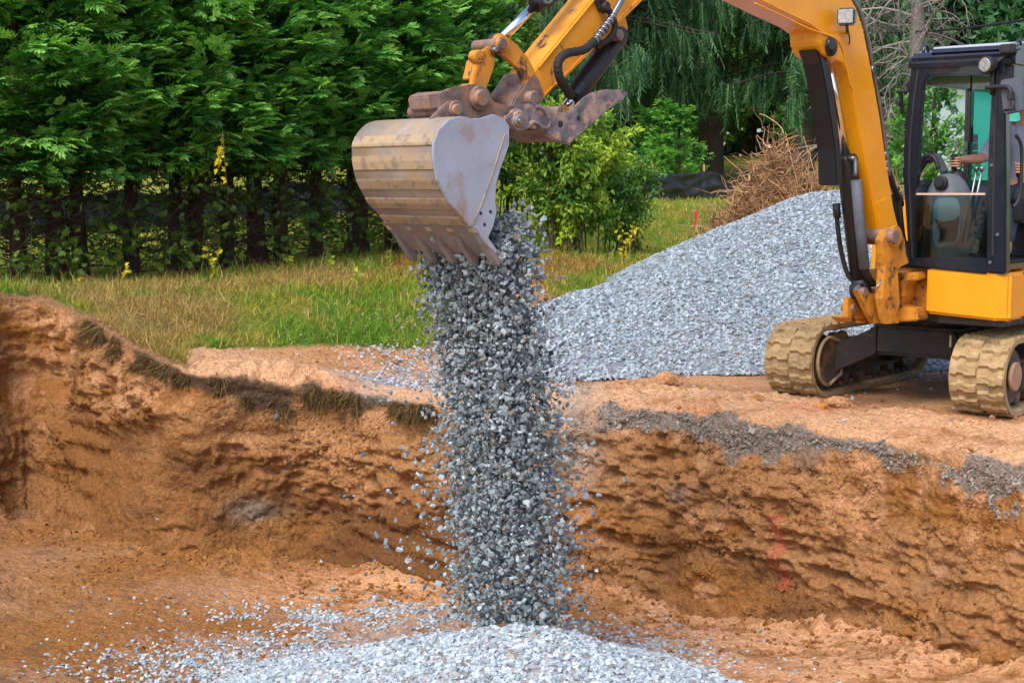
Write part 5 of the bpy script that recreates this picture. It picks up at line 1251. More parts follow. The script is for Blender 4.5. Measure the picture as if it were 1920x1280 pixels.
def arborvitae(seed, height=5.6, rad=1.15, z0=1.25, plumes=270, per=22, size=.20, low=True):
    """crown mesh, trunk mesh and twig mesh round the origin"""
    r = np.random.default_rng(seed); pos, Y, Zn, sc, cl = [], [], [], [], []
    for k in range(plumes):
        h = z0 + (height - z0) * r.random() ** 1.15; a = r.uniform(0, 2 * math.pi)
        f = (h - z0) / (height - z0); R0 = rad * min(1, .62 + 1.6 * f) * (1 - max(0, f - .35) / .65) ** .75 + .08
        R0 *= (1 + .16 * math.sin(3 * a + seed) + .12 * math.sin(5 * h + 2 * a)) * r.uniform(.72, 1.08)
        o = np.array([math.cos(a), math.sin(a), 0]); ax = unit(o * r.uniform(.7, 1.0) + np.array([0, 0, r.uniform(.15, .85)]) + r.normal(0, .2, 3))
        ln = r.uniform(.42, .78); base = o * max(R0 - ln * .7, .05) + np.array([0, 0, h])
        sidev = unit(np.cross(ax, [0, 0, 1])); nrm = unit(np.cross(sidev, ax)); tint = r.normal(0, .22); inner = r.random() < .12
        m = per
        t = r.random(m) ** .6; lat = r.normal(0, .42, m); verti = r.normal(0, .22, m)
        d = unit(ax[None] + sidev[None] * lat[:, None] * 1.1 + nrm[None] * verti[:, None] - np.array([0, 0, .25])[None] * (t * r.random(m))[:, None])
        pp = base[None] + ax[None] * (t * ln)[:, None] + sidev[None] * (lat * t * ln * .45)[:, None] + nrm[None] * (verti * t * .12)[:, None]
        pos.append(pp); Y.append(d); Zn.append(nrm[None] + r.normal(0, .3, (m, 3))); sc.append(size * r.uniform(.7, 1.25, m) * (1 if not inner else 1.3))
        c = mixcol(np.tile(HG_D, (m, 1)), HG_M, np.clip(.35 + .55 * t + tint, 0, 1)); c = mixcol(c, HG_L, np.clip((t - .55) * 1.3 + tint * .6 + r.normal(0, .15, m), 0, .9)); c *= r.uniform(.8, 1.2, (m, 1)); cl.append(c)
    # thin, ragged lower skirt
    if low:
        for k in range(46):
            a = r.uniform(0, 2 * math.pi); h = r.uniform(.25, z0 + .2); o = np.array([math.cos(a), math.sin(a), 0]); R0 = r.uniform(.45, 1.05); m = r.integers(4, 11)
            ax = unit(o + np.array([0, 0, r.uniform(-.3, .5)])); pp = (o * R0 + np.array([0, 0, h]))[None] + r.normal(0, .10, (m, 3)); pos.append(pp); Y.append(unit(ax[None] + r.normal(0, .6, (m, 3)))); Zn.append(r.normal(0, 1, (m, 3))); sc.append(r.uniform(.08, .16, m))
            c = mixcol(np.tile(C(48, 84, 30), (m, 1)), C(110, 134, 48), r.random(m)); cl.append(c)
    pos, Y, Zn, sc, cl = map(np.concatenate, (pos, Y, Zn, sc, cl))
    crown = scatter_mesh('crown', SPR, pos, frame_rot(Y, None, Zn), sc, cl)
    tr, rd = [], []
    ns_ = 1 + (seed % 2)
    for s in range(ns_):
        dx = np.array([.16 * (s - .5) * (ns_ - 1) * 2, .1 * s, 0]); hh = np.linspace(-.15, height * .92, 12); b = r.normal(0, .05, (12, 2)).cumsum(0) * .5
        tr.append(np.stack([dx[0] * (1 + .25 * hh) + b[:, 0], dx[1] * (1 + .2 * hh) + b[:, 1], hh], 1)); rd.append(np.interp(hh, [-.15, .1, 1, height], [.17, .12, .095, .02]) * r.uniform(.8, 1.1))
    trunk = tubes_mesh('trunk', tr, rd, C(66, 48, 40), 9)
    tw, tr_ = [], []
    for k in range(85):
        a = r.uniform(0, 2 * math.pi); h = r.uniform(.1, z0 + .5); ln = r.uniform(.4, 1.15); t = np.linspace(0, 1, 6); o = np.array([math.cos(a), math.sin(a), 0]); side = np.array([-o[1], o[0], 0])
        q = o[None] * (t * ln)[:, None] + side[None] * (r.normal(0, .22) * t ** 2)[:, None] + np.array([0, 0, 1])[None] * (h + r.uniform(-.35, .35) * t + r.uniform(-.1, .55) * t ** 2)[:, None] + r.normal(0, .015, (6, 3)); tw.append(q); tr_.append(np.interp(t, [0, 1], [r.uniform(.008, .017), .003]))
        for s in range(2):
            i = r.integers(2, 5); e = q[i] + unit(o + r.normal(0, .9, 3)) * ln * .4; tw.append(np.linspace(q[i], e, 3)); tr_.append([.006, .004, .002])
    twigs = tubes_mesh('twigs', tw, tr_, C(84, 70, 58), 3)
    return crown, trunk, twigs
def put_tree(name, meshes, mats, names, loc, rz, scale, label, cat, group=None, kinds=None):
    root = empty(name, loc)
    for me, mt, nm in zip(meshes, mats, names):
        if not me.materials: me.materials.append(MATS[mt])
        o = bpy.data.objects.new(nm, me); COL.objects.link(o); o.parent = root; o.rotation_euler = (0, 0, rz); o.scale = scale if isinstance(scale, tuple) else (scale,) * 3
        if kinds and nm in kinds: o['kind'] = 'stuff'
    return tag(root, label, cat, group)
VAR = [arborvitae(s) for s in (1, 2)]
hedge = [(-60, 546, 17.0), (40, 540, 17.3), (130, 536, 17.9), (245, 528, 18.4), (350, 520, 19.0), (425, 512, 19.6), (512, 502, 20.4), (590, 494, 21.3), (665, 486, 22.2), (735, 478, 23.1), (800, 472, 24.0), (862, 468, 25.0)]
for i, (px, py, d) in enumerate(hedge):
    q = atd(px, py, d); z = gz1(q.x, q.y) - .03
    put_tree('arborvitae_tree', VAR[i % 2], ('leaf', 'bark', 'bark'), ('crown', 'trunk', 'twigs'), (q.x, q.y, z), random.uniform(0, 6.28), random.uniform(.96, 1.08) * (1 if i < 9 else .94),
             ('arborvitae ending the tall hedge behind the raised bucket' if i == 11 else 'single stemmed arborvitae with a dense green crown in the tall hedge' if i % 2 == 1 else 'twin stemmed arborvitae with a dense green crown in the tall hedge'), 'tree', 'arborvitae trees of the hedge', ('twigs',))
# small things that grow among the stems
LEAF = [leaf_t(.55), leaf_t(.62, .2)]
def sprig(name, loc, n, h, size, lo, hi, label, seed, group=None, droop=0, cat='plant'):
    r = np.random.default_rng(seed); stems, rad, P_, Y_ = [], [], [], []
    ns = max(1, n // 7)
    for s in range(ns):
        a = r.uniform(0, 6.28); t = np.linspace(0, 1, 6); ln = h * r.uniform(.6, 1.1)
        q = np.stack([np.cos(a) * .35 * ln * t ** 1.5, np.sin(a) * .35 * ln * t ** 1.5, (ln * t if not droop else -ln * t)], 1) + np.array(loc); stems.append(q); rad.append(np.linspace(.006, .002, 6))
        for k in range(n // ns):
            i = r.uniform(.8, 5); pt = q[int(i)] * (1 - i % 1) + q[min(int(i) + 1, 5)] * (i % 1); P_.append(pt); Y_.append(unit(r.normal(0, 1, 3) + np.array([0, -.3, -.6 if droop else .3])))
    P_, Y_ = np.array(P_), np.array(Y_); root = empty(name, loc)
    o = link('leaves', scatter_mesh('leaves', LEAF, P_, frame_rot(Y_, None, np.tile([0, -1., .4], (len(P_), 1)) + r.normal(0, .5, P_.shape)), size * r.uniform(.7, 1.25, len(P_)), mixcol(np.tile(C(*lo), (len(P_), 1)), C(*hi), r.random(len(P_)))), 'leaf', root)
    link('stem', tubes_mesh('stem', stems, rad, C(96, 84, 52), 4), 'bark', root)
    return tag(root, label, cat, group)
YL, YH = (190, 170, 30), (232, 206, 40)
q = atd(418, 246, 17.6); sprig('yellow_twig', tuple(q), 22, .62, .085, YL, YH, 'hanging twig of bright yellow leaves against the dark hedge', 5, None, 1, 'twig')
for j, (px, py, d, n, h, lo, hi, lab) in enumerate([(150, 545, 16.6, 9, .22, YL, YH, 'small yellow seedling at the cut edge below the hedge'), (236, 535, 16.8, 14, .32, (140, 150, 40), YH, 'yellow green seedling in the dry grass below the hedge'),
        (402, 512, 17.8, 34, .45, (110, 140, 40), YH, 'leafy sapling with yellow and orange leaves at the hedge foot'), (545, 490, 19.2, 18, .30, (120, 150, 40), (200, 190, 50), 'low yellow green weed at the hedge foot beyond the sapling'),
        (625, 492, 18.6, 20, .28, (120, 150, 44), (196, 190, 60), 'pale weed in the grass beside a hedge trunk'), (665, 520, 17.6, 16, .24, (130, 160, 50), (190, 200, 70), 'tuft of lime green leaves in the rough grass'), (735, 482, 20, 22, .32, (110, 150, 46), (180, 190, 60), 'leafy weed in the grass behind the bucket'),
        (1170, 470, 21, 60, .6, (150, 150, 30), (220, 206, 44), 'yellow leaved shoot at the edge of the leafy bush')]):
    q = atd(px, py, d); sprig('seedling', (q.x, q.y, gz1(q.x, q.y)), n, h, .075, lo, hi, lab, 20 + j, 'seedlings in the rough grass')

# leafy bush beyond the bucket
def bush(seed, h, w, n, size, lo, hi, stems_n=26, arch=.5):
    r = np.random.default_rng(seed); stems, rad, P_, Y_ = [], [], [], []
    for s in range(stems_n):
        a = r.uniform(0, 6.28); ln = h * r.uniform(.7, 1.15); out = w * r.uniform(.15, 1.0); t = np.linspace(0, 1, 9); up = np.sin(np.minimum(t * r.uniform(1.0, 1.75), 2.3))
        b = r.normal(0, .15, 2)
        q = np.stack([b[0] + np.cos(a) * out * t ** 1.3, b[1] + np.sin(a) * out * t ** 1.3, ln * up], 1) + r.normal(0, .02, (9, 3)); q[0, 2] = -.05; stems.append(q); rad.append(np.linspace(.014, .003, 9))
        for s2 in range(7):
            i = r.integers(2, 8); e = q[i] + unit(r.normal(0, 1, 3) + np.array([0, 0, .1])) * r.uniform(.2, .5); tw = np.linspace(q[i], e, 5) + np.array([0, 0, -.05])[None] * np.linspace(0, 1, 5)[:, None] ** 2; stems.append(tw); rad.append(np.linspace(.006, .002, 5))
            m = n // (stems_n * 7); k = r.uniform(.15, 1.0, m); P_.append(q[i][None] * (1 - k[:, None]) + e[None] * k[:, None] + r.normal(0, .055, (m, 3))); Y_.append(unit(unit(e - q[i])[None] * .7 + r.normal(0, .6, (m, 3)) + np.array([0, 0, -.25])))
    P_, Y_ = np.concatenate(P_), np.concatenate(Y_); nn = fbm(P_ * 2.0, 3, seed); t = np.clip(.5 + 1.0 * nn + r.normal(0, .22, len(P_)), 0, 1)
    c = mixcol(np.tile(C(*lo), (len(P_), 1)), C(*hi), t)
    return scatter_mesh('foliage', LEAF, P_, frame_rot(Y_, None, np.array([0, -.4, 1.])[None] + r.normal(0, .55, P_.shape)), size * r.uniform(.65, 1.25, len(P_)), c), tubes_mesh('stem', stems, rad, C(92, 80, 60), 4)
bm_ = bush(3, 2.1, 1.15, 14500, .095, (66, 118, 42), (166, 190, 62), 34)
q = atd(1072, 484, 22); put_tree('leafy_bush', bm_, ('leaf', 'bark'), ('foliage', 'stems'), (q.x, q.y, gz1(q.x, q.y)), 0, 1.0, 'rounded green and yellow leafy bush on the grass behind the raised bucket', 'bush')
bm2 = bush(9, 1.5, .8, 4200, .085, (64, 112, 50), (120, 158, 60), 18)
q = atd(1165, 480, 24.0); put_tree('leafy_bush', bm2, ('leaf', 'bark'), ('foliage', 'stems'), (q.x, q.y, gz1(q.x, q.y)), 1.0, 1.0, 'smaller loose shrub growing against the rounded leafy bush', 'bush')
# vine-covered sapling between hedge and arm
bm3 = bush(12, 3.9, .75, 3800, .12, (60, 104, 34), (132, 158, 52), 14)
q = atd(950, 470, 25.5); put_tree('sapling', bm3, ('leaf', 'bark'), ('foliage', 'stems'), (q.x, q.y, gz1(q.x, q.y)), .5, 1.15, 'tall thin sapling with pale leaves at the end of the hedge', 'tree')

# ------------------------------------------------------------------ far trees
def weeping(seed, height, rad, col_d, col_l, strands=5200, z0=3.2):
    r = np.random.default_rng(seed); V, F = [], []
    def strand_t(sd):
        rr_ = np.random.default_rng(sd); V, F = [], []
        for k in range(9):
            y = k / 9; 
            for s in (-1, 1):
                b = len(V); a = s * rr_.uniform(.5, 1.1); ln = rr_.uniform(.12, .26); V += [(0, y, 0), (.02 * s, y + .08, .03), (math.sin(a) * ln, y + .06 + math.cos(a) * ln, rr_.normal(0, .05))]; F.append((b, b + 1, b + 2))
        b = len(V); V += [(-.035, 0, 0), (.035, 0, 0), (0, 1.1, 0)]; F.append((b, b + 1, b + 2)); return np.array(V), np.array(F)
    T = [strand_t(k) for k in range(4)]
    limbs, rads, P_, Y_, S_, C_ = [], [], [], [], [], []
    nl = 130
    for k in range(nl):
        h = z0 + (height - z0) * (k / nl) ** .9; a = r.uniform(0, 6.28); ln = rad * (1 - .85 * (h / height)) * r.uniform(.75, 1.1) + .3; t = np.linspace(0, 1, 8); o = np.array([math.cos(a), math.sin(a), 0])
        q = o[None] * (t * ln)[:, None] + np.array([0, 0, 1])[None] * (h + ln * (.10 * t - .42 * t ** 2 + .16 * t ** 4))[:, None]; limbs.append(q); rads.append(np.linspace(.06, .012, 8))
        m = int(strands / nl * (ln / rad) * 1.6); i = r.random(m) ** .7 * 6.99; pt = q[i.astype(int)] * (1 - i % 1)[:, None] + q[np.minimum(i.astype(int) + 1, 7)] * (i % 1)[:, None]
        P_.append(pt + r.normal(0, .12, (m, 3))); Y_.append(unit(np.array([0, 0, -1.])[None] + o[None] * .18 + r.normal(0, .16, (m, 3)))); S_.append(np.stack([r.uniform(.6, 1.1, m), r.uniform(.5, 1.6, m) * r.uniform(.5, 1, m), np.ones(m)], 1))
        C_.append(mixcol(np.tile(C(*col_d), (m, 1)), C(*col_l), np.clip(r.normal(.4, .28, m), 0, 1)))
    hh = np.linspace(-.3, height, 10)
    return (scatter_mesh('foliage', T, np.concatenate(P_), frame_rot(np.concatenate(Y_)), np.concatenate(S_), np.concatenate(C_)), tubes_mesh('trunk', [np.stack([hh * 0, hh * 0, hh], 1)], [np.interp(hh, [0, height], [.42, .05])], C(72, 62, 56), 10), tubes_mesh('limbs', limbs, rads, C(70, 62, 54), 5))
WP = [weeping(1, 15, 5.2, (36, 76, 54), (100, 142, 88)), weeping(2, 15, 5.0, (40, 82, 58), (112, 150, 96))]
for px, d, v, rz, s, lab in [(1120, 46, 0, .4, 1.0, 'weeping spruce with curtains of hanging twigs behind the leafy bush'), (1330, 50, 1, 1.2, 1.1, 'tallest weeping spruce beyond the black silt fence'), (1500, 47, 0, 2.6, .95, 'weeping spruce seen beside the boom above the brush pile'), (960, 52, 1, 3.5, 1.05, 'dark weeping spruce behind the end of the hedge')]:
    x = (px - 960) / FPX * d; put_tree('weeping_spruce', WP[v], ('leaf', 'bark', 'bark'), ('foliage', 'trunk', 'limbs'), (x, d, gz1(x, d) - .1), rz, s, lab, 'tree', 'weeping spruces')
def broadleaf(seed, height, rad, n, size, lo, hi):
    r = np.random.default_rng(seed); T = [cluster_t(4, k) for k in range(4)]; limbs, rads, P_ = [], [], []
    blobs = []
    for k in range(26):
        a = r.uniform(0, 6.28); h = height * r.uniform(.22, .98); rr_ = rad * math.sqrt(max(.05, 1 - ((h / height - .55) / .55) ** 2)) * r.uniform(.25, .95); c = np.array([math.cos(a) * rr_, math.sin(a) * rr_, h]); blobs.append(c)
        s = np.array([0, 0, h * .45]); t = np.linspace(0, 1, 6)[:, None]; limbs.append(s * (1 - t) + c * t + np.array([0, 0, .4]) * t * (1 - t)); rads.append(np.linspace(.09, .02, 6))
        m = n // 26; u_ = unit(r.normal(0, 1, (m, 3))) * (r.random((m, 1)) ** .4) * rad * r.uniform(.28, .45) * np.array([1, 1, .75]); P_.append(c + u_)
    P_ = np.concatenate(P_); hh = np.linspace(-.3, height * .7, 8); t = np.clip(.45 + .8 * fbm(P_ * .7, 3, seed) + r.normal(0, .2, len(P_)), 0, 1)
    Y_ = unit(r.normal(0, 1, P_.shape) + np.array([0, 0, .2]))
    return (scatter_mesh('foliage', T, P_, frame_rot(Y_), size * r.uniform(.7, 1.3, len(P_)), mixcol(np.tile(C(*lo), (len(P_), 1)), C(*hi), t)), tubes_mesh('trunk', [np.stack([hh * 0, hh * 0, hh], 1)], [np.interp(hh, [0, height], [.28, .08])], C(80, 68, 58), 9), tubes_mesh('limbs', limbs, rads, C(78, 68, 58), 5))
BL = [broadleaf(1, 5.5, 3.0, 3400, .6, (56, 112, 44), (140, 176, 66)), broadleaf(2, 13, 5.0, 5600, .95, (36, 84, 60), (96, 144, 94))]
for px, d, v, rz, s, lab in [(1120, 57, 0, 0, .9, 'low bright green tree under the weeping spruces beside the leafy bush'), (1240, 59, 0, 1.5, 1.0, 'low bright green tree at the far end of the lawn'), (1400, 64, 0, 2.4, 1.1, 'bright green tree in the shade beyond the brush pile'), (1520, 60, 0, 4, .9, 'bright green shrubby tree seen left of the boom'),
                             (1000, 66, 1, 0, 1.0, 'tall dark broadleaf tree at the back behind the arm'), (1180, 72, 1, 2, 1.1, 'tall dark broadleaf tree at the back between two spruces'), (1400, 74, 1, 4, 1.1, 'tall dark broadleaf tree at the back above the lawn'), (1590, 68, 1, 5, 1.1, 'tall broadleaf tree at the back behind the boom'), (1830, 56, 1, 1, 1.0, 'blue green tree rising above the cab roof'), (1960, 60, 1, 3, 1.1, 'blue green tree behind the house at the edge of the yard'), (1720, 66, 1, 2.2, 1.1, 'tall green tree behind the bare grey tree')]:
    x = (px - 960) / FPX * d; put_tree('broadleaf_tree', BL[v], ('leaf', 'bark', 'bark'), ('foliage', 'trunk', 'limbs'), (x, d, gz1(x, d) - .1), rz, s, lab, 'tree', 'trees at the back of the yard')
# wood at the back that reads as one mass
n = 6000; x = rng.uniform(-42, 42, n); y = 84 + 8 * rng.random(n) + 2 * np.sin(x * .4); z = 3 + rng.random(n) ** .8 * 17
n1 = fbm(np.stack([x, y, z], 1) * .25, 3, 200)
tag(link('woodland', scatter_mesh('woodland', [cluster_t(5, 50 + k) for k in range(3)], np.stack([x, y + 2.5 * n1, z], 1), randrot(n), rng.uniform(1.7, 3.0, n), mixcol(np.tile(C(20, 52, 40), (n, 1)), C(62, 104, 66), np.clip(.45 + n1 + rng.normal(0, .2, n), 0, 1))), 'leaf', origin=(0, 84, 3)),
    'dark mass of woodland closing the view behind the yard', 'woodland', kind='stuff')
# bare grey tree right of the boom
def bare(seed, height):
    r = np.random.default_rng(seed); paths, rad = [], []
    def grow(p, d, ln, r0, lv):
        m = 6; q = [p]
        for k in range(m): d = unit(d + r.normal(0, .10 + .04 * lv, 3) + np.array([0, 0, -.06 * lv])); q.append(q[-1] + d * ln / m)
        paths.append(np.array(q)); rad.append(np.linspace(r0, r0 * .4, m + 1))
        if lv < 4:
            for k in range((14, 7, 5, 4)[lv - 1] if lv else 0):
                i = r.integers(1, m + 1); o = unit(r.normal(0, 1, 3) * np.array([1, 1, .5])); grow(q[i], unit(d * .5 + o), ln * r.uniform(.35, .6), r0 * .42, lv + 1)
    hh = np.linspace(-.2, height, 12); tr = np.stack([.15 * np.sin(hh * .5), .1 * np.cos(hh * .4), hh], 1)
    for k in range(44):
        h = height * (.08 + .9 * k / 44); a = r.uniform(0, 6.28); ln = (1 - h / height) * 3.4 + .7
        grow(np.array([.15 * math.sin(h * .5), .1 * math.cos(h * .4), h]), unit(np.array([math.cos(a), math.sin(a), .22])), ln * r.uniform(.7, 1.1), .045, 2)
    return tubes_mesh('branches', paths, rad, [C(142, 134, 128) * r.uniform(.7, 1.25) for _ in paths], 3), tubes_mesh('trunk', [tr], [np.interp(hh, [0, height], [.30, .04])], C(124, 116, 112), 9)
bt = bare(4, 10)
x = (1700 - 960) / FPX * 40; put_tree('bare_tree', bt, ('bark', 'bark'), ('branches', 'trunk'), (x, 40, gz1(x, 40)), 0, 1.0, 'bare grey tree with a tangle of dead branches between boom and cab', 'tree')
# conifers behind the fence and behind the cab
sm = arborvitae(31, 3.0, 1.05, .1, 200, 13, .19, False); sm2 = sm
x = (1258 - 960) / FPX * 42; put_tree('cone_conifer', sm, ('leaf', 'bark', 'bark'), ('crown', 'trunk', 'twigs'), (x, 42, gz1(x, 42) - .1), 0, .8, 'small dark cone shaped conifer standing behind the black silt fence', 'tree')
x = (1225 - 960) / FPX * 44; put_tree('cone_conifer', sm, ('leaf', 'bark', 'bark'), ('crown', 'trunk', 'twigs'), (x, 44, gz1(x, 44) - .1), 2, .8, 'smaller conifer left of the cone shaped one behind the fence', 'tree')
for px, d, s, lab in [(1748, 31, (.58, .58, .95), 'bushy yellow green yew seen through the cab side window'), (1698, 32, (.5, .5, .8), 'bushy yew standing between the bare grey tree and the cab')]:
    x = (px - 960) / FPX * d; put_tree('yew_bush', sm2, ('leaf', 'bark', 'bark'), ('crown', 'trunk', 'twigs'), (x, d, gz1(x, d) - .1), px, s, lab, 'bush')

# ------------------------------------------------------------------ brush pile of uprooted roots
def brush(seed, n, w, dep, h, lo, hi, sticks=0):
    r = np.random.default_rng(seed); paths, rad, cols = [], [], []
    for k in range(n):
        a = r.uniform(0, 6.28); rr_ = r.random() ** .5; c = np.array([math.cos(a) * w * rr_, math.sin(a) * dep * rr_, 0]); hm = h * (1 - rr_ ** 2.0) * (1 + .25 * math.sin(2.3 * a + seed)); c[2] = r.random() ** .7 * hm
        d = unit(r.normal(0, 1, 3) * np.array([1, 1, .55]) + np.array([0, 0, .15])); ln = r.gamma(3, .12) + .12; q = [c]
        for j in range(6): d = unit(d + r.normal(0, .34, 3)); q.append(q[-1] + d * ln / 6)
        q = np.array(q); q[:, 2] = np.maximum(q[:, 2], .01); paths.append(q); r0 = r.gamma(2, .0042) + .004; rad.append(np.linspace(r0, r0 * .35, 7)); cols.append((C(*lo) * (1 - (t := r.random())) + C(*hi) * t))
    for k in range(sticks):
        c = np.array([r.uniform(-w, w) * .9, r.uniform(-dep, dep) * .6, h * .35]); d = unit(np.array([r.normal(0, .5), r.normal(0, .3), 1])); paths.append(np.linspace(c, c + d * r.uniform(.5, 1.0) * h * .9, 4) + r.normal(0, .03, (4, 3))); rad.append([.016, .013, .01, .005]); cols.append(C(*hi))
    return tubes_mesh('roots', paths, rad, cols, 3)
def soil_core(name, w, dep, h, col, parent, loc, seed):
    V = _cv * np.array([w, dep, h]); V[:, 2] = np.maximum(V[:, 2], -.1); V = V * (1 + .22 * fbm(_cv * 2 + seed, 3, seed))[:, None] + np.array(loc)
    return link(name, npmesh(name, V, _cf, np.tile(C(*col), (len(V), 1)), True), 'earth', parent)
for px, py, d, w, dp, h, n, lab in [(1468, 404, 27.0, 1.32, .8, 1.72, 3000, 'tall heap of brown uprooted roots and brush behind the gravel pile'), (1395, 408, 26.6, .45, .5, .55, 360, 'low spread of pale roots at the foot of the brush heap'), (1690, 372, 27.5, .8, .6, .9, 500, 'heap of brown brush seen between the boom and the cab'), (1742, 350, 26.0, .6, .4, .85, 320, 'tangle of orange roots seen through the cab window')]:
    q = atd(px, py, d); loc = (q.x, q.y, gz1(q.x, q.y)); root = empty('brush_pile', loc)
    me = brush(int(px), n, w, dp, h, (122, 88, 62), (206, 164, 122) if px != 1742 else (224, 160, 96), 10); me.transform(Matrix.Translation(loc)); o = link('roots', me, 'bark', root); o['kind'] = 'stuff'
    if h > .6: soil_core('soil_core', w * .74, dp * .7, h * .78, (158, 116, 84), root, loc, int(px))
    tag(root, lab, 'brush pile', 'heaps of uprooted brush')

# ------------------------------------------------------------------ silt fence
def silt(pts, label):
    """pts: plan points; black fabric sagging between stakes"""
    root = empty('silt_fence', (pts[0][0], pts[0][1], gz1(*pts[0]))); V, F = [], []; n = 0
    path = smooth_path([(x, y, 0) for x, y in pts], 1); seg = []
    for i in range(len(pts) - 1):
        a, b = np.array(pts[i]), np.array(pts[i + 1])
        for k in range(30): seg.append((a + (b - a) * k / 30, k / 30, i))
    seg.append((np.array(pts[-1]), 0, len(pts) - 1)); nv = 12; S_ = np.array([s[0] for s in seg]); zg = gz(S_[:, 0], S_[:, 1])
    T_ = np.gradient(S_, axis=0); T_ /= np.linalg.norm(T_, axis=1)[:, None]; N_ = np.stack([T_[:, 1], -T_[:, 0]], 1)
    for k, (s, f, i) in enumerate(seg):
        top = .80 - .12 * math.sin(math.pi * f) - .02 * math.sin(9 * f + i)
        for j in range(nv):
            h = j / (nv - 1); w = .05 * math.sin(h * 9 + 5 * f + i) * math.sin(math.pi * f) + .035 * math.sin(17 * h - 8 * f + 3 * i) * math.sin(math.pi * h) + .03 * math.sin(f * 22 + 3 * h)
            V.append((s[0] + N_[k, 0] * w, s[1] + N_[k, 1] * w, zg[k] - .03 + top * h + .02 * math.sin(12 * f + 6 * h)))
    m = len(seg); ii = np.arange(m * nv).reshape(m, nv); q = np.stack([ii[:-1, :-1], ii[1:, :-1], ii[1:, 1:], ii[:-1, 1:]], 2).reshape(-1, 4)
    fab = npmesh('fabric', np.array(V), q, None, True); o = link('fabric', fab, 'silt_fabric', root); so = o.modifiers.new('thick', 'SOLIDIFY'); so.thickness = .006
    for x, y in pts:
        z = gz1(x, y); mm = MB(); mm.box((x, y + .03, z + .42), (1, 0, 0), (0, 1, 0), (0, 0, 1), .02, .02, .50, .004); mm.build('stake', 'stake_wood', root)
    return tag(root, label, 'fence')
def pt(px, d): return ((px - 960) / FPX * d, d)
silt([pt(1130, 36), pt(1222, 37), pt(1318, 38), pt(1410, 39), pt(1500, 40)], 'black plastic silt fence sagging between stakes in front of the far lawn')
silt([pt(-100, 24), pt(60, 25), pt(220, 26.5), pt(380, 28), pt(540, 30), pt(700, 32), pt(860, 34)], 'black silt fence half hidden behind the trunks of the hedge')
# survey stake with ribbon
q = atd(1305, 478, 25); root = empty('survey_stake', (q.x, q.y, gz1(q.x, q.y))); b0 = Vector(root.location)
m = MB(); m.box(b0 + Vector((0, 0, .33)), Vector((1, 0, .05)).normalized(), (0, 1, 0), Vector((-.05, 0, 1)).normalized(), .022, .015, .40, .004); m.build('post', 'stake_wood', root)
m = MB(); m.prism([b0 + Vector(v) for v in [(-.045, -.025, .70), (.012, -.025, .74), (.02, -.025, .62), (.0, -.025, .55), (-.03, -.025, .42), (-.05, -.025, .44), (-.035, -.025, .56)]], Vector((0, .006, 0))); m.build('ribbon', 'ribbon', root)
for k, z in enumerate((.12, .2, .26, .34)):
    m = MB(); m.box(b0 + Vector((-.003 - .05 * (z - .33), -.0165, z)), (1, 0, 0), (0, 1, 0), (0, 0, 1), .011, .0015, .02 + .006 * (k % 2)); m.build('ink_mark', 'interior_dark', root)
tag(root, 'wooden survey stake with a red ribbon standing in the green lawn', 'stake')
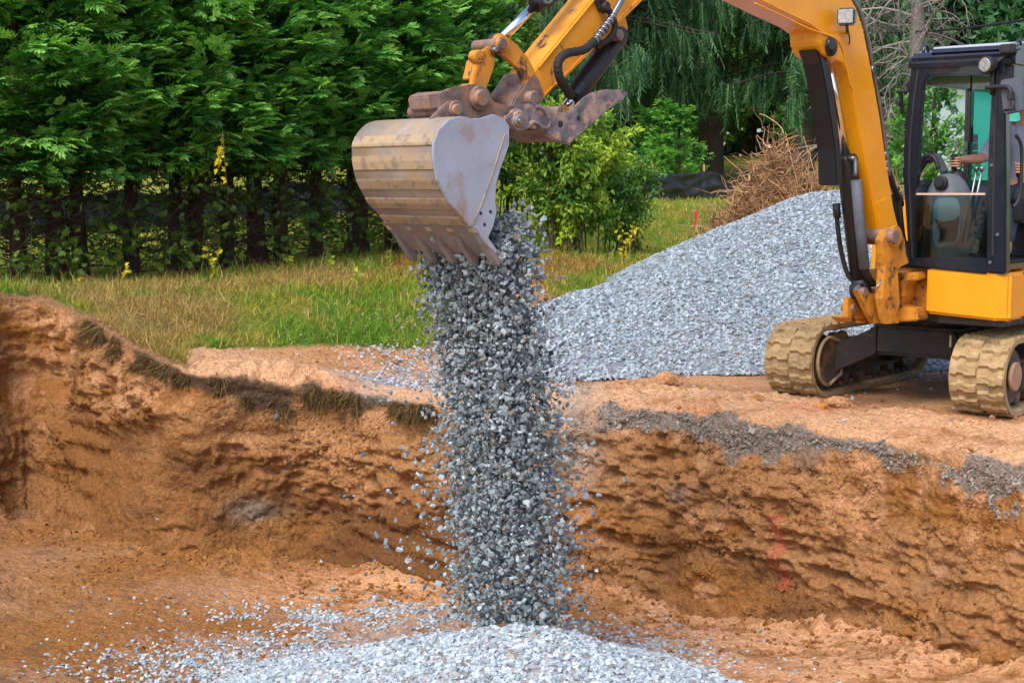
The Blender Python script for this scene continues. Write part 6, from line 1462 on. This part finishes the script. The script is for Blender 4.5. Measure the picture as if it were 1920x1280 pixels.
# ------------------------------------------------------------------ house behind the cab, power line, odds and ends
hx0, hx1, hy = 10.22, 15.5, 34.0; hz = gz1(12, 34) - .1
house = tag(empty('house', ((hx0 + hx1) / 2, hy, hz)), 'pale clapboard outbuilding seen through the tinted cab window', 'building')
m = MB(); m.box(((hx0 + hx1) / 2, hy + 2.1, hz + 1.5), (1, 0, 0), (0, 1, 0), (0, 0, 1), (hx1 - hx0) / 2, 2, 1.5); m.build('wall', 'siding', house)
m = MB(); m.prism([((hx0), hy + .06, hz + k) for k in (0,)] * 0 + [Vector((hx0, hy + .075, hz)), Vector((hx1, hy + .075, hz)), Vector((hx1, hy + .06, hz + .165)), Vector((hx0, hy + .06, hz + .165))], Vector((0, .03, 0))); 
bd = m.build('clapboard', 'siding', house); bz = bd.location.z
m0 = bd
for k in range(1, 18):
    o = m0.copy(); COL.objects.link(o); o.parent = house; o.location = m0.location + Vector((0, 0, .165 * k))
m = MB(); m.prism([Vector((hx0 - .3, hy - .3, hz + 2.95)), Vector((hx0 - .3, hy + 2.1, hz + 3.55)), Vector((hx0 - .3, hy + 4.5, hz + 2.95)), Vector((hx0 - .3, hy + 4.5, hz + 3.03)), Vector((hx0 - .3, hy + 2.1, hz + 3.66)), Vector((hx0 - .3, hy - .3, hz + 3.03))], Vector((hx1 - hx0 + .6, 0, 0))); m.build('roof', 'roof_shingle', house)
m = MB(); m.box((13.2, hy + .04, hz + 1.6), (1, 0, 0), (0, 1, 0), (0, 0, 1), .5, .04, .6, .01); wv = m.build('window', 'white_trim', house)
m = MB(); m.box((13.2, hy - .002, hz + 1.6), (1, 0, 0), (0, 1, 0), (0, 0, 1), .43, .004, .53); m.build('pane', 'window_dark', wv)
w0, w1 = atd(1625, 60, 44), atd(1920, 38, 33)
pl = [w0 + (w1 - w0) * t + Vector((0, 0, -.10 * 4 * t * (1 - t))) for t in np.linspace(-2.2, 1.8, 33)]
pole_x = [pl[0], pl[-1]]
m = MB(); m.tube(pl, .028, 6); tag(m.build('power_cable', 'wire_black'), 'thick black overhead cable crossing behind the boom and above the cab', 'cable')
pl2 = [p + Vector((0, 1.5, .62)) for p in pl]; m = MB(); m.tube(pl2, .008, 5); tag(m.build('telephone_wire', 'wire_black'), 'thin overhead wire above the thick black cable', 'cable')
for k, p in enumerate(pole_x):
    g = gz1(p.x, p.y + .7); rt_ = empty('utility_pole', (p.x, p.y + .75, g)); m = MB(); m.tube([(p.x, p.y + .75, g - .3), (p.x, p.y + .75, p.z + 1.6)], [.16, .11], 12); m.build('post', 'pole_wood', rt_)
    m = MB(); m.box((p.x, p.y + .75, p.z + .3), (1, 0, 0), (0, 1, 0), (0, 0, 1), .06, 1.0, .06); m.build('crossarm', 'pole_wood', rt_)
    tag(rt_, ('wooden utility pole behind the weeping spruces' if k == 0 else 'wooden utility pole beyond the outbuilding'), 'pole', 'utility poles')
